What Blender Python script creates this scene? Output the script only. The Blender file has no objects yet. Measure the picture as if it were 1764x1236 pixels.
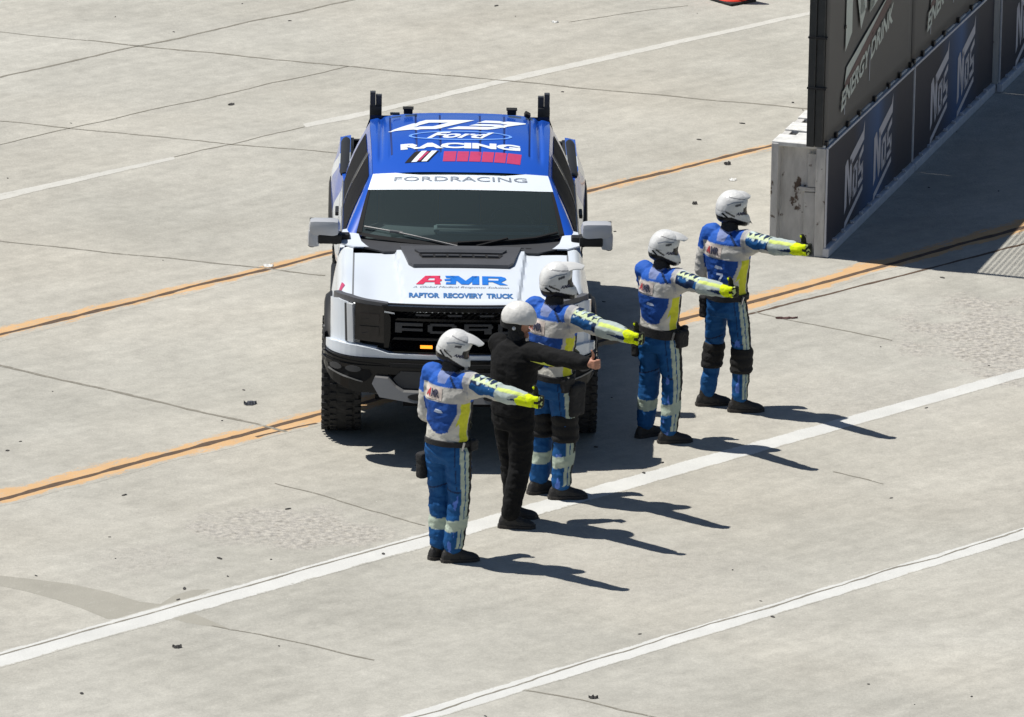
import bpy, bmesh, math, random
from mathutils import Vector, Matrix, noise
from mathutils.bvhtree import BVHTree
random.seed(7)
R = math.radians
sc = bpy.context.scene
col = sc.collection
# ------------------------------------------------------------------ camera
F_PX, TH, ROLL, DIST = 14269.66, 0.2815953, 0.01625106, 68.66066
CAM = Vector((0, -DIST*math.cos(TH), DIST*math.sin(TH)))
FW = Vector((0, math.cos(TH), -math.sin(TH)))
_r = Vector((1, 0, 0)); _u = _r.cross(FW)
CR = math.cos(ROLL)*_r + math.sin(ROLL)*_u
CU = -math.sin(ROLL)*_r + math.cos(ROLL)*_u
cd = bpy.data.cameras.new('camera'); cam = bpy.data.objects.new('camera', cd); col.objects.link(cam)
cam.matrix_world = Matrix(((CR.x, CU.x, -FW.x, CAM.x), (CR.y, CU.y, -FW.y, CAM.y), (CR.z, CU.z, -FW.z, CAM.z), (0, 0, 0, 1)))
cd.sensor_width = 36; cd.lens = F_PX/1764*36; cd.clip_start = 1; cd.clip_end = 2000
sc.camera = cam
# ------------------------------------------------------------------ light
SK = Vector((.465, -.155, -1)).normalized()          # direction the sunlight travels
EL = math.asin(-SK.z); AZ = math.atan2(-SK.x, -SK.y) # sun azimuth from +Y toward +X
w = bpy.data.worlds.new('World'); sc.world = w; w.use_nodes = True
nt = w.node_tree; nt.nodes.clear()
sky = nt.nodes.new('ShaderNodeTexSky'); sky.sky_type = 'NISHITA'; sky.sun_disc = False
sky.sun_elevation = EL; sky.sun_rotation = AZ; sky.air_density = 1.0; sky.dust_density = .6; sky.ozone_density = 3.5
bg = nt.nodes.new('ShaderNodeBackground'); bg.inputs['Strength'].default_value = .05
wo = nt.nodes.new('ShaderNodeOutputWorld'); nt.links.new(sky.outputs[0], bg.inputs[0]); nt.links.new(bg.outputs[0], wo.inputs[0])
sd = bpy.data.lights.new('sun', 'SUN'); sd.energy = 4.6; sd.angle = R(.53); sd.color = (1, .965, .90)
sun = bpy.data.objects.new('sun', sd); col.objects.link(sun); sun.rotation_euler = SK.to_track_quat('-Z', 'Y').to_euler(); sun.location = (-20, 10, 40)
sc.view_settings.view_transform = 'Standard'; sc.view_settings.look = 'None'; sc.view_settings.exposure = 0.21; sc.view_settings.gamma = 1

# ------------------------------------------------------------------ helpers
def G(px, py, z=0):
    d = FW*F_PX + CR*(px-882) - CU*(py-618); t = (z-CAM.z)/d.z
    return CAM + d*t
def link(o, parent=None):
    col.objects.link(o)
    if parent: o.parent = parent
    return o
def tag(o, label=None, cat=None, group=None, kind=None):
    if label: o['label'] = label
    if cat: o['category'] = cat
    if group: o['group'] = group
    if kind: o['kind'] = kind
    return o
def empty(name, loc, rz=0, **k):
    o = bpy.data.objects.new(name, None); o.location = loc; o.rotation_euler = (0, 0, rz); o.empty_display_size = .2
    link(o); return tag(o, **k)
def done(name, bm, mats, parent=None, smooth=False, angle=None):
    me = bpy.data.meshes.new(name); bm.normal_update(); bm.to_mesh(me); bm.free()
    if not isinstance(mats, (list, tuple)): mats = [mats]
    for m in mats: me.materials.append(m)
    if smooth or angle:
        for p in me.polygons: p.use_smooth = True
        if angle: me.set_sharp_from_angle(angle=R(angle))
    return link(bpy.data.objects.new(name, me), parent)
def pieces(name, bm, mat, parent, **k):
    left = set(bm.verts)
    while left:
        st = [left.pop()]; isl = set(st)
        while st:
            for e in st.pop().link_edges:
                for v in e.verts:
                    if v in left: left.discard(v); isl.add(v); st.append(v)
        t = bmesh.new(); mp = {v: t.verts.new(v.co) for v in isl}
        for f in {f for v in isl for f in v.link_faces}: t.faces.new([mp[v] for v in f.verts])
        done(name, t, mat, parent, **k)
    bm.free()
def box(bm, c, s, rot=None, bev=0, mi=0):
    m = Matrix.Translation(Vector(c)) @ (rot.to_4x4() if rot else Matrix.Identity(4)) @ Matrix.Diagonal((s[0], s[1], s[2], 1))
    t = bmesh.new(); bmesh.ops.create_cube(t, size=1, matrix=m)
    if bev: bmesh.ops.bevel(t, geom=t.edges[:], offset=bev, segments=2, profile=.6, affect='EDGES')
    merge(bm, t, mi)
def merge(bm, t, mi=0):
    me = bpy.data.meshes.new('t'); t.to_mesh(me); t.free(); n = len(bm.faces); bm.from_mesh(me); bpy.data.meshes.remove(me)
    bm.faces.ensure_lookup_table()
    if mi:
        for i in range(n, len(bm.faces)): bm.faces[i].material_index = mi
def cyl(bm, a, b, r, r2=None, n=12, mi=0):
    a = Vector(a); b = Vector(b); d = b-a
    m = Matrix.Translation((a+b)/2) @ d.to_track_quat('Z', 'Y').to_matrix().to_4x4()
    t = bmesh.new(); bmesh.ops.create_cone(t, cap_ends=True, segments=n, radius1=r, radius2=r if r2 is None else r2, depth=d.length, matrix=m); merge(bm, t, mi)
def ball(bm, c, r, n=2, scale=None, rot=None):
    m = Matrix.Translation(Vector(c)) @ (rot.to_4x4() if rot else Matrix.Identity(4)) @ (Matrix.Diagonal((*scale, 1)) if scale else Matrix.Identity(4))
    t = bmesh.new(); bmesh.ops.create_icosphere(t, subdivisions=n, radius=r, matrix=m); merge(bm, t)
def chain(bm, pts, rs, n=14):
    for i in range(len(pts)):
        ball(bm, pts[i], rs[i])
        if i: cyl(bm, pts[i-1], pts[i], rs[i-1], rs[i], n)
def loft(bm, rings, cap=True, closed=True):
    vs = [[bm.verts.new(p) for p in r] for r in rings]
    n = len(rings[0])
    for a, b in zip(vs, vs[1:]):
        for i in range(n if closed else n-1):
            try: bm.faces.new((a[i], a[(i+1) % n], b[(i+1) % n], b[i]))
            except ValueError: pass
    if cap and closed: bm.faces.new(vs[0][::-1]); bm.faces.new(vs[-1])
    return vs
def flat(polys):
    bm = bmesh.new()
    for p in polys:
        if len(p) < 3: continue
        f = bm.faces.new([bm.verts.new((a[0], a[1], 0)) for a in p])
        f.normal_update()
        if f.normal.z < 0: f.normal_flip()
    bmesh.ops.triangulate(bm, faces=bm.faces[:])
    return bm
def text(s, h, x0=0, y0=0, width=None, shear=0, bold=0, align='CENTER'):
    cu = bpy.data.curves.new('t', 'FONT'); cu.body = s; cu.size = 1; cu.align_x = align; cu.offset = bold; cu.resolution_u = 3
    o = bpy.data.objects.new('t', cu); col.objects.link(o); dg = bpy.context.evaluated_depsgraph_get()
    me = bpy.data.meshes.new_from_object(o.evaluated_get(dg)); bm = bmesh.new(); bm.from_mesh(me)
    bpy.data.objects.remove(o); bpy.data.meshes.remove(me); bpy.data.curves.remove(cu)
    xs = [v.co.x for v in bm.verts]; ys = [v.co.y for v in bm.verts]
    k = h/(max(ys)-min(ys)); kx = k if width is None else width/(max(xs)-min(xs)); cx = (max(xs)+min(xs))/2; my = min(ys)
    for v in bm.verts:
        y = (v.co.y-my)*k; v.co = Vector((x0+(v.co.x-cx)*kx+shear*(y-h/2), y0+y, 0))
    bmesh.ops.triangulate(bm, faces=bm.faces[:])
    return bm
def cut(bm, step, stepv=None):
    for ax, st in ((0, step), (1, stepv or step)):
        if not bm.verts: return bm
        vals = [v.co[ax] for v in bm.verts]; k = math.ceil(min(vals)/st)
        while k*st < max(vals):
            co = [0, 0, 0]; no = [0, 0, 0]; co[ax] = k*st+1e-5; no[ax] = 1
            bmesh.ops.bisect_plane(bm, geom=bm.verts[:]+bm.edges[:]+bm.faces[:], plane_co=co, plane_no=no, dist=1e-6); k += 1
    return bm
def mapped(name, bm, f, mat, parent=None, step=.06, stepv=None, th=0, smooth=False):
    """flat (u,v) shape -> cut into a grid -> given thickness th -> laid on the surface f(u,v,w)"""
    cut(bm, step, stepv)
    if th:
        bmesh.ops.remove_doubles(bm, verts=bm.verts[:], dist=1e-5)
        r = bmesh.ops.extrude_face_region(bm, geom=bm.faces[:])
        for g in r['geom']:
            if isinstance(g, bmesh.types.BMVert): g.co.z += th
    for v in bm.verts: v.co = f(v.co.x, v.co.y, v.co.z)
    bmesh.ops.recalc_face_normals(bm, faces=bm.faces[:])
    return done(name, bm, mat, parent, angle=30 if smooth else None)
def ell(cx, cy, a, b, n=28): return [(cx+a*math.cos(2*math.pi*i/n), cy+b*math.sin(2*math.pi*i/n)) for i in range(n)]
def ringpoly(cx, cy, a, b, t, n=28):
    o = ell(cx, cy, a, b, n); q = ell(cx, cy, a-t, b-t, n)
    return [[o[i], o[(i+1) % n], q[(i+1) % n], q[i]] for i in range(n)]
def sm(a, b, x):
    t = max(0, min(1, (x-a)/(b-a))); return t*t*(3-2*t)
def lerp(a, b, t): return a+(b-a)*t
def remesh(bm, vox, smooth=3):
    me = bpy.data.meshes.new('r'); bm.to_mesh(me); bm.free(); o = bpy.data.objects.new('r', me); col.objects.link(o)
    m = o.modifiers.new('v', 'REMESH'); m.mode = 'VOXEL'; m.voxel_size = vox
    if smooth: s = o.modifiers.new('s', 'SMOOTH'); s.factor = .5; s.iterations = smooth
    dg = bpy.context.evaluated_depsgraph_get(); r = bpy.data.meshes.new_from_object(o.evaluated_get(dg))
    bpy.data.objects.remove(o); bpy.data.meshes.remove(me)
    for p in r.polygons: p.use_smooth = True
    return r
def colour(me, fn):
    a = me.color_attributes.new('Col', 'FLOAT_COLOR', 'POINT')
    for i, v in enumerate(me.vertices): a.data[i].color = (*fn(v.co), 1)

# ------------------------------------------------------------------ materials
def nodes(name):
    m = bpy.data.materials.new(name); m.use_nodes = True; n = m.node_tree
    return m, n, n.nodes['Principled BSDF']
def pbr(name, c, rough=.6, metal=0, var=.12, sc_=6, bump=0, bsc=60, coat=0, spec=None, emit=None):
    m, n, b = nodes(name)
    b.inputs['Roughness'].default_value = rough; b.inputs['Metallic'].default_value = metal
    if coat: b.inputs['Coat Weight'].default_value = coat; b.inputs['Coat Roughness'].default_value = .05
    if spec is not None: b.inputs['Specular IOR Level'].default_value = spec
    tc = n.nodes.new('ShaderNodeTexCoord')
    nz = n.nodes.new('ShaderNodeTexNoise'); nz.inputs['Scale'].default_value = sc_; nz.inputs['Detail'].default_value = 6
    n.links.new(tc.outputs['Object'], nz.inputs['Vector'])
    mx = n.nodes.new('ShaderNodeMix'); mx.data_type = 'RGBA'
    mx.inputs[6].default_value = (*[x*(1-var) for x in c], 1); mx.inputs[7].default_value = (*[min(1, x*(1+var)) for x in c], 1)
    n.links.new(nz.outputs[0], mx.inputs[0]); n.links.new(mx.outputs[2], b.inputs['Base Color'])
    if bump:
        n2 = n.nodes.new('ShaderNodeTexNoise'); n2.inputs['Scale'].default_value = bsc; n2.inputs['Detail'].default_value = 4
        n.links.new(tc.outputs['Object'], n2.inputs['Vector'])
        bp = n.nodes.new('ShaderNodeBump'); bp.inputs['Strength'].default_value = bump; bp.inputs['Distance'].default_value = .01
        n.links.new(n2.outputs[0], bp.inputs['Height']); n.links.new(bp.outputs[0], b.inputs['Normal'])
    if emit: b.inputs['Emission Color'].default_value = (*emit[:3], 1); b.inputs['Emission Strength'].default_value = emit[3]
    return m
def cloth_mat(name, rough=.75):
    m, n, b = nodes(name); b.inputs['Roughness'].default_value = rough; b.inputs['Specular IOR Level'].default_value = .25
    at = n.nodes.new('ShaderNodeAttribute'); at.attribute_name = 'Col'
    tc = n.nodes.new('ShaderNodeTexCoord'); nz = n.nodes.new('ShaderNodeTexNoise'); nz.inputs['Scale'].default_value = 14; nz.inputs['Detail'].default_value = 8
    n.links.new(tc.outputs['Object'], nz.inputs['Vector'])
    mr = n.nodes.new('ShaderNodeMapRange'); mr.inputs[1].default_value = .3; mr.inputs[2].default_value = .7; mr.inputs[3].default_value = .88; mr.inputs[4].default_value = 1.08
    n.links.new(nz.outputs[0], mr.inputs[0])
    mx = n.nodes.new('ShaderNodeMix'); mx.data_type = 'RGBA'; mx.blend_type = 'MULTIPLY'; mx.inputs[0].default_value = 1
    n.links.new(at.outputs['Color'], mx.inputs[6]); n.links.new(mr.outputs[0], mx.inputs[7]); n.links.new(mx.outputs[2], b.inputs['Base Color'])
    n2 = n.nodes.new('ShaderNodeTexNoise'); n2.inputs['Scale'].default_value = 35; n2.inputs['Detail'].default_value = 5
    n.links.new(tc.outputs['Object'], n2.inputs['Vector'])
    bp = n.nodes.new('ShaderNodeBump'); bp.inputs['Strength'].default_value = .35; bp.inputs['Distance'].default_value = .015
    n.links.new(n2.outputs[0], bp.inputs['Height']); n.links.new(bp.outputs[0], b.inputs['Normal'])
    return m

# --- concrete: tone patches, drag streaks along the lanes, speckle, exposed aggregate, damp stain
LANE = math.atan2(.709, .705)
def concrete(name, paint=None, wear=.5):
    m, n, b = nodes(name); L = n.links.new
    b.inputs['Roughness'].default_value = .9; b.inputs['Specular IOR Level'].default_value = .2
    geo = n.nodes.new('ShaderNodeNewGeometry')
    def noi(scale, det=6, rough=.55, vec=None, rot=None, sx=1):
        x = n.nodes.new('ShaderNodeTexNoise'); x.inputs['Scale'].default_value = scale; x.inputs['Detail'].default_value = det; x.inputs['Roughness'].default_value = rough
        if rot is not None:
            mp = n.nodes.new('ShaderNodeMapping'); mp.inputs['Rotation'].default_value = (0, 0, rot)
            m3 = n.nodes.new('ShaderNodeMapping'); m3.inputs['Scale'].default_value = (1, sx, 1); L(mp.outputs[0], m3.inputs['Vector'])
            L(geo.outputs['Position'], mp.inputs['Vector']); L(m3.outputs[0], x.inputs['Vector'])
        else: L(geo.outputs['Position'], x.inputs['Vector'])
        return x.outputs[0]
    def rng(v, a, b_, c, d):
        x = n.nodes.new('ShaderNodeMapRange'); x.inputs[1].default_value = a; x.inputs[2].default_value = b_; x.inputs[3].default_value = c; x.inputs[4].default_value = d; L(v, x.inputs[0]); return x.outputs[0]
    def mix(f, a, c, mode='MIX'):
        x = n.nodes.new('ShaderNodeMix'); x.data_type = 'RGBA'; x.blend_type = mode
        for s, v in ((0, f), (6, a), (7, c)):
            if isinstance(v, (int, float)): x.inputs[s].default_value = v if s == 0 else (v, v, v, 1)
            elif isinstance(v, tuple): x.inputs[s].default_value = (*v, 1)
            else: L(v, x.inputs[s])
        return x.outputs[2]
    def math_(op, a, c):
        x = n.nodes.new('ShaderNodeMath'); x.operation = op
        for s, v in ((0, a), (1, c)):
            if isinstance(v, (int, float)): x.inputs[s].default_value = v
            else: L(v, x.inputs[s])
        return x.outputs[0]
    base = mix(rng(noi(.35, 5), .35, .65, 0, 1), (.380, .368, .326), (.455, .442, .396))
    base = mix(rng(noi(.16, 3), .45, .7, 0, .55), base, (.43, .395, .33))
    streak = rng(noi(1.3, 7, .6, rot=-LANE, sx=5), .3, .7, .91, 1.07)
    base = mix(1, base, streak, 'MULTIPLY')
    base = mix(1, base, rng(noi(7, 10, .78), .33, .67, .86, 1.11), 'MULTIPLY')
    base = mix(1, base, rng(noi(1.1, 6, .62), .35, .68, .92, 1.05), 'MULTIPLY')
    base = mix(1, base, rng(noi(45, 5, .75), .3, .7, .88, 1.10), 'MULTIPLY')
    spk = rng(noi(26, 2, .5), .72, .78, 0, .5); base = mix(spk, base, (.17, .16, .15))
    spl = rng(noi(33, 2, .5, rot=1.1), .73, .78, 0, .6); base = mix(spl, base, (.62, .61, .57))
    # exposed aggregate patches: (x, y, rx, ry)
    mask = None
    for (cx, cy, rx, ry, am) in AGG:
        mp = n.nodes.new('ShaderNodeMapping'); mp.vector_type = 'POINT'
        mp.inputs['Location'].default_value = (-cx/rx, -cy/ry, 0); mp.inputs['Scale'].default_value = (1/rx, 1/ry, 0)
        L(geo.outputs['Position'], mp.inputs['Vector'])
        ln = n.nodes.new('ShaderNodeVectorMath'); ln.operation = 'LENGTH'; L(mp.outputs[0], ln.inputs[0])
        dd = math_('ADD', ln.outputs['Value'], rng(noi(2.3, 5, .6), .3, .7, -.55, .55))
        v = rng(dd, .55, 1.1, am, 0); mask = v if mask is None else math_('MAXIMUM', mask, v)
    vor = n.nodes.new('ShaderNodeTexVoronoi'); vor.inputs['Scale'].default_value = 16; L(geo.outputs['Position'], vor.inputs['Vector'])
    agg = mix(rng(noi(19, 7, .8), .40, .60, 0, 1), (.16, .14, .11), (.54, .495, .41))
    agg = mix(.35, agg, rng(vor.outputs['Distance'], 0, .5, .24, .50))
    base = mix(mask, base, agg)
    out = base
    if paint:
        wr = noi(5.5, 9, .75, rot=-LANE, sx=3); sp = noi(45, 4, .7)
        pc = mix(rng(noi(3, 6, .6), .3, .7, 0, 1), tuple(x*.88 for x in paint), paint)
        ea = n.nodes.new('ShaderNodeAttribute'); ea.attribute_name = 'edge'
        k = rng(math_('SUBTRACT', math_('ADD', wr, math_('MULTIPLY', sp, .35)), math_('MULTIPLY', ea.outputs['Fac'], .32)), wear, wear+.12, 0, 1)
        out = mix(k, base, pc)
    L(out, b.inputs['Base Color'])
    bp = n.nodes.new('ShaderNodeBump'); bp.inputs['Strength'].default_value = .5; bp.inputs['Distance'].default_value = .012
    h = math_('ADD', noi(30, 8, .7), math_('MULTIPLY', math_('MULTIPLY', mask, noi(60, 5, .7)), 1.3)); L(h, bp.inputs['Height']); L(bp.outputs[0], b.inputs['Normal'])
    return m
def patch(px, py, wx, wy, am):
    a = G(px, py); bx = G(px+wx, py); by = G(px, py-wy); return (a.x, a.y, abs(bx.x-a.x), abs(by.y-a.y), am)
AGG = [patch(500, 912, 190, 42, .85), patch(1710, 580, 150, 80, 1.0), patch(1480, 690, 190, 50, .25), patch(240, 960, 90, 25, .35), patch(1100, 980, 260, 60, .18)]

M = {}
M['ground'] = concrete('sunlit_concrete')
M['white_paint'] = concrete('white_road_paint', (.60, .60, .575), .43)
M['worn_white'] = concrete('worn_white_paint', (.55, .54, .50), .50)
M['orange'] = concrete('faded_orange_paint', (.60, .385, .20), .50)
M['orange2'] = concrete('thin_orange_paint', (.58, .33, .15), .60)
M['joint'] = pbr('joint_sealant', (.095, .062, .040), .9, var=.5, sc_=20)
M['crack'] = concrete('hairline_joint', (.23, .215, .18), .52)
M['stain'] = concrete('damp_stain', (.345, .33, .285), .47)
# ------------------------------------------------------------------ ground
bm = bmesh.new()
S = 400
for f in ([(-S, -S), (S, -S), (S, S), (-S, S)],): bm.faces.new([bm.verts.new((a, b_, 0)) for a, b_ in f])
tag(done('ground', bm, M['ground']), 'pale sunlit concrete apron with joints and worn patches', kind='structure')
def strip_px(name, top, bot, mat, z, label, kind='structure', step=.15, jit=.0, parent=None, cols=(0, .14, .86, 1)):
    """ribbon between two pixel polylines, both unprojected to the ground"""
    def samp(pl, n):
        P = [G(*p) for p in pl]; L_ = [0]
        for a, b in zip(P, P[1:]): L_.append(L_[-1]+(b-a).length)
        out = []
        for i in range(n+1):
            s = L_[-1]*i/n; k = 0
            while k < len(P)-2 and s > L_[k+1]: k += 1
            out.append(P[k].lerp(P[k+1], (s-L_[k])/max(1e-6, L_[k+1]-L_[k])))
        return out
    Ltot = sum((G(*b)-G(*a)).length for a, b in zip(top, top[1:])); n = max(1, int(Ltot/step))
    A = samp(top, n); B = samp(bot, n); bm = bmesh.new(); ed = bm.verts.layers.float.new('edge'); vs = []
    for i, (a, b) in enumerate(zip(A, B)):
        j = jit*.5*noise.noise(a*1.7); j2 = jit*.5*noise.noise(a*2.1+Vector((9, 3, 1)))
        row = []
        for t in cols:
            q = a.lerp(b, lerp(j, 1+j2, t)); row.append((bm.verts.new((q.x, q.y, z)), 1 if t in (cols[0], cols[-1]) else 0))
        vs.append(row)
    for row in vs:
        for v, e in row: v[ed] = e
    for a, b in zip(vs, vs[1:]):
        for i in range(len(cols)-1): bm.faces.new((a[i+1][0], b[i+1][0], b[i][0], a[i][0]))
    o = done(name, bm, mat, parent)
    if parent is None: tag(o, label, kind=kind)
    return o
def line_w(name, pts, wd, mat, z, label, wob=.012, step=.08, kind='structure', ph=0):
    P = [G(*p) for p in pts]; bm = bmesh.new(); prev = None
    for a, b in zip(P, P[1:]):
        n = max(1, int((b-a).length/step)); d = (b-a).normalized(); nn = Vector((-d.y, d.x, 0))
        for i in range(n+1):
            q = a.lerp(b, i/n); o = noise.noise(q*1.7+Vector((ph, 0, 5)))*wob*2+noise.noise(q*9)*wob*.7; ww = wd*(1+.6*noise.noise(q*6+Vector((0, ph, 0))))/2
            c = q+nn*o; l = bm.verts.new((c.x+nn.x*ww, c.y+nn.y*ww, z)); r = bm.verts.new((c.x-nn.x*ww, c.y-nn.y*ww, z))
            if prev: bm.faces.new((prev[1], r, l, prev[0]))
            prev = (l, r)
    bmesh.ops.recalc_face_normals(bm, faces=bm.faces[:])
    return tag(done(name, bm, mat), label, kind=kind)
def ext(a, b, t):  # extend the px segment beyond b (t>1) or before a (t<0)
    return (a[0]+(b[0]-a[0])*t, a[1]+(b[1]-a[1])*t)
def long_line(tp, bt, *a, **k):
    T = [ext(tp[0], tp[-1], -.25)]+tp+[ext(tp[0], tp[-1], 1.25)]; B = [ext(bt[0], bt[-1], -.25)]+bt+[ext(bt[0], bt[-1], 1.25)]
    return strip_px(a[0], T, B, *a[1:], **k)
long_line([(0, 1122), (728, 918.5), (1764, 634)], [(0, 1151), (728, 944.6), (1764, 651)], 'white_line', M['white_paint'], .0010, 'broad white line passing under the people, nearest but one to the camera', jit=.10)
long_line([(0, 1441), (1200, 1078), (1764, 908)], [(0, 1467), (1200, 1101), (1764, 929)], 'white_line', M['white_paint'], .0010, 'broad white line at the lower right corner with a dark joint in it', jit=.10)
strip_px('white_line', [(521, 213), (600, 198), (900, 127), (1400, 18.5)], [(527, 220), (600, 207), (900, 137.5), (1400, 25)], M['worn_white'], .0010, 'worn white line segment behind the truck', jit=.35)
strip_px('white_line', [(-330, 407), (0, 333), (298, 270)], [(-330, 421), (0, 345), (302, 275)], M['worn_white'], .0010, 'worn white line segment at the left edge', jit=.3)
long_line([(0, 560), (554, 430), (1011, 320), (1319, 246)], [(0, 589), (554, 450), (1011, 340), (1319, 263)], 'orange_line', M['orange'], .0010, 'faded orange line behind the front wheels running to the grey barrier', jit=.3, cols=(0, .4, .6, 1))
long_line([(0, 838), (544, 701), (1301, 499), (1764, 372)], [(0, 873), (544, 733), (1301, 533), (1764, 404)], 'orange_line', M['orange'], .0010, 'faded orange line touching the left front tyre', jit=.3, cols=(0, .35, .75, 1))
line_w('joint', [ext((0, 577), (1319, 254), -.2), (0, 577), (554, 440.5), (1011, 330), (1319, 254), ext((0, 577), (1319, 254), 1.3)], .055, M['joint'], .0018, 'dark joint inside the far orange line', wob=.012)
line_w('joint', [ext((0, 861), (1764, 392), -.2), (0, 861), (544, 715.6), (1301, 519), (1764, 392), ext((0, 861), (1764, 392), 1.2)], .06, M['joint'], .0018, 'dark joint inside the near orange line', wob=.012)
line_w('joint', [(440, 753), (544, 729)], .03, M['joint'], .0018, 'thin broken joint beside the near orange line left of the tyre', wob=.02)
line_w('joint', [(1240, 553), (1294, 540), (1610, 460.6), (1790, 414)], .035, M['joint'], .0018, 'thin joint running beside the near orange line on the right', wob=.012)
line_w('joint', [(-200, 1187), (0, 1129), (360, 1028), (760, 916)], .022, M['crack'], .0020, 'fine joint along the upper edge of the white line', wob=.008)
line_w('joint', [(500, 1300), (700, 1240), (1200, 1083.5), (1764, 913)], .020, M['crack'], .0020, 'dark joint inside the lower white line', wob=.020)
cr = [([(-60, 147), (0, 133), (240, 80), (600, 2), (760, -34)], .035, 'upper left lane joint'), ([(-60, 263), (0, 249), (128, 220), (600, 115)], .022, 'second lane joint at left'),
      ([(300, 271), (410, 246), (525, 219)], .02, 'joint between the two white line segments'), ([(-50, 50), (0, 55), (150, 70)], .018, 'short cross joint at the top left'),
      ([(150, 70), (240, 80), (600, 115), (910, 143), (1400, 189), (1560, 205)], .035, 'long cross joint behind the truck'), ([(-60, 203), (0, 209), (110, 220), (390, 248), (600, 266), (1000, 305)], .028, 'cross joint left of the truck cab'),
      ([(-60, 409), (0, 416), (150, 432), (350, 452), (560, 475)], .03, 'cross joint above the far orange line'), ([(-60, 617), (0, 631), (162, 667), (494, 744)], .04, 'cross joint between the orange lines'),
      ([(1300, 538), (1345, 549), (1539, 586)], .022, 'cross joint right of the far person'), ([(366, 1078), (430, 1090), (646, 1137)], .022, 'cross joint below the white line'),
      ([(901, 1190), (1000, 1206), (1123, 1234), (1300, 1275)], .026, 'cross joint at the bottom edge'), ([(1433, 814), (1522, 834)], .018, 'faint cross joint at right'),
      ([(474, 833), (600, 868), (732, 906)], .02, 'faint cross joint left of the nearest person'), ([(981, 39), (1070, 24), (1185, 10)], .015, 'faint lane joint near the cone')]
for i, (p, wd, l) in enumerate(cr): line_w('joint', p, wd*.85, M['crack'], .0020, 'hairline concrete '+l, wob=.018, ph=i*3.1)
def blob_px(name, pts, mat, z, label, kind='structure'):
    bm = bmesh.new(); bm.faces.new([bm.verts.new((*G(*p).xy, z)) for p in pts[::-1]]); bmesh.ops.triangulate(bm, faces=bm.faces[:])
    bmesh.ops.recalc_face_normals(bm, faces=bm.faces[:])
    for f in bm.faces:
        if f.normal.z < 0: f.normal_flip()
    return tag(done(name, bm, mat), label, kind=kind)
blob_px('stain', [(-40, 990), (0, 992), (56, 998), (120, 1006), (185, 1020), (241, 1037), (276, 1041), (300, 1026), (330, 1017), (362, 1015), (340, 1027), (262, 1051), (242, 1062), (185, 1067), (140, 1048), (95, 1033), (40, 1018), (-40, 1002)], M['stain'], .0006, 'grey damp stain above the white line at left')
blob_px('stain', [(296, 1066), (330, 1056), (345, 1062), (392, 1082), (350, 1078), (320, 1073)], M['stain'], .0006, 'small damp stain below the white line at left')
# loose specks of rubber and stone
bm = bmesh.new(); rnd = random.Random(3)
for i in range(75):
    p = G(rnd.uniform(0, 1764), rnd.uniform(0, 1236)); r = rnd.choice((.006, .008, .010, .014)); 
    t = bmesh.new(); bmesh.ops.create_icosphere(t, subdivisions=1, radius=r, matrix=Matrix.Translation((p.x, p.y, .003)) @ Matrix.Rotation(rnd.random()*6, 4, 'Z') @ Matrix.Diagonal((rnd.uniform(.8, 2.6), 1, .5, 1)))
    for v in t.verts: v.co += Vector((rnd.uniform(-1, 1), rnd.uniform(-1, 1), 0))*r*.3
    merge(bm, t)
M['rubber_bit'] = pbr('rubber_crumb', (.05, .047, .045), .9, var=.5, sc_=3)
tag(done('rubber_crumbs', bm, M['rubber_bit']), 'scattered dark specks of rubber on the concrete', kind='stuff')
def scrap(px, py, L_, W_, az, mat, name, label, cat, zz=.012):
    p = G(px, py); bm = bmesh.new(); n = 9; vs = []
    for i in range(n):
        t = i/(n-1)-.5; ww = W_*(1-(2*t)**2*.7)*(1+.4*noise.noise(Vector((i*.9, px, 0))))
        vs.append([bm.verts.new((t*L_, s*ww/2+.01*noise.noise(Vector((i, 7, px))), .004+zz*(.6+noise.noise(Vector((i*.7, s, px)))) if k else .002)) for k, s in ((0, -1), (1, -.4), (1, .5), (0, 1))])
    for a, b in zip(vs, vs[1:]):
        for k in range(3): bm.faces.new((a[k], a[k+1], b[k+1], b[k]))
    bmesh.ops.recalc_face_normals(bm, faces=bm.faces[:])
    o = done(name, bm, mat); o.location = (p.x, p.y, .002); o.rotation_euler = (0, 0, az); tag(o, label, cat)
M['scrap_red'] = pbr('brown_scrap', (.10, .05, .045), .8, var=.3); M['scrap_dark'] = pbr('dark_scrap', (.04, .045, .06), .7, var=.5, sc_=30); M['scrap_pale'] = pbr('pale_scrap', (.62, .62, .6), .7)
scrap(1355, 549, .19, .045, .15, M['scrap_red'], 'scrap', 'thin brown strip of litter right of the farthest person', 'scrap')
scrap(431, 697, .11, .07, .5, M['scrap_dark'], 'scrap', 'crumpled dark scrap between the orange lines left of the truck', 'scrap', .03)
scrap(398, 181, .07, .05, .7, M['rubber_bit'], 'scrap', 'small dark scrap behind the truck at upper left', 'scrap')
scrap(1253, 284, .06, .05, .2, M['rubber_bit'], 'scrap', 'small dark scrap near the far orange line and the barrier', 'scrap', .03)
scrap(956, 39, .07, .06, .2, M['scrap_pale'], 'scrap', 'small white scrap near the top edge left of the cone', 'scrap')
scrap(1262, 311, .07, .07, .4, M['scrap_pale'], 'scrap', 'small white scrap just left of the grey barrier', 'scrap')
scrap(462, 459, .09, .09, .4, M['scrap_pale'], 'scrap', 'flat pale scrap lying on the far orange line', 'scrap')
scrap(1197, 352, .05, .05, .9, M['rubber_bit'], 'scrap', 'small dark scrap left of the farthest helmet', 'scrap', .02)
scrap(305, 1116, .07, .05, .1, M['rubber_bit'], 'scrap', 'dark bit by the lower edge of the white line at left', 'scrap', .02)
scrap(1022, 1203, .07, .05, .1, M['rubber_bit'], 'scrap', 'dark bit below the lower white line near the bottom edge', 'scrap', .02)

exec_order = []
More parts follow.
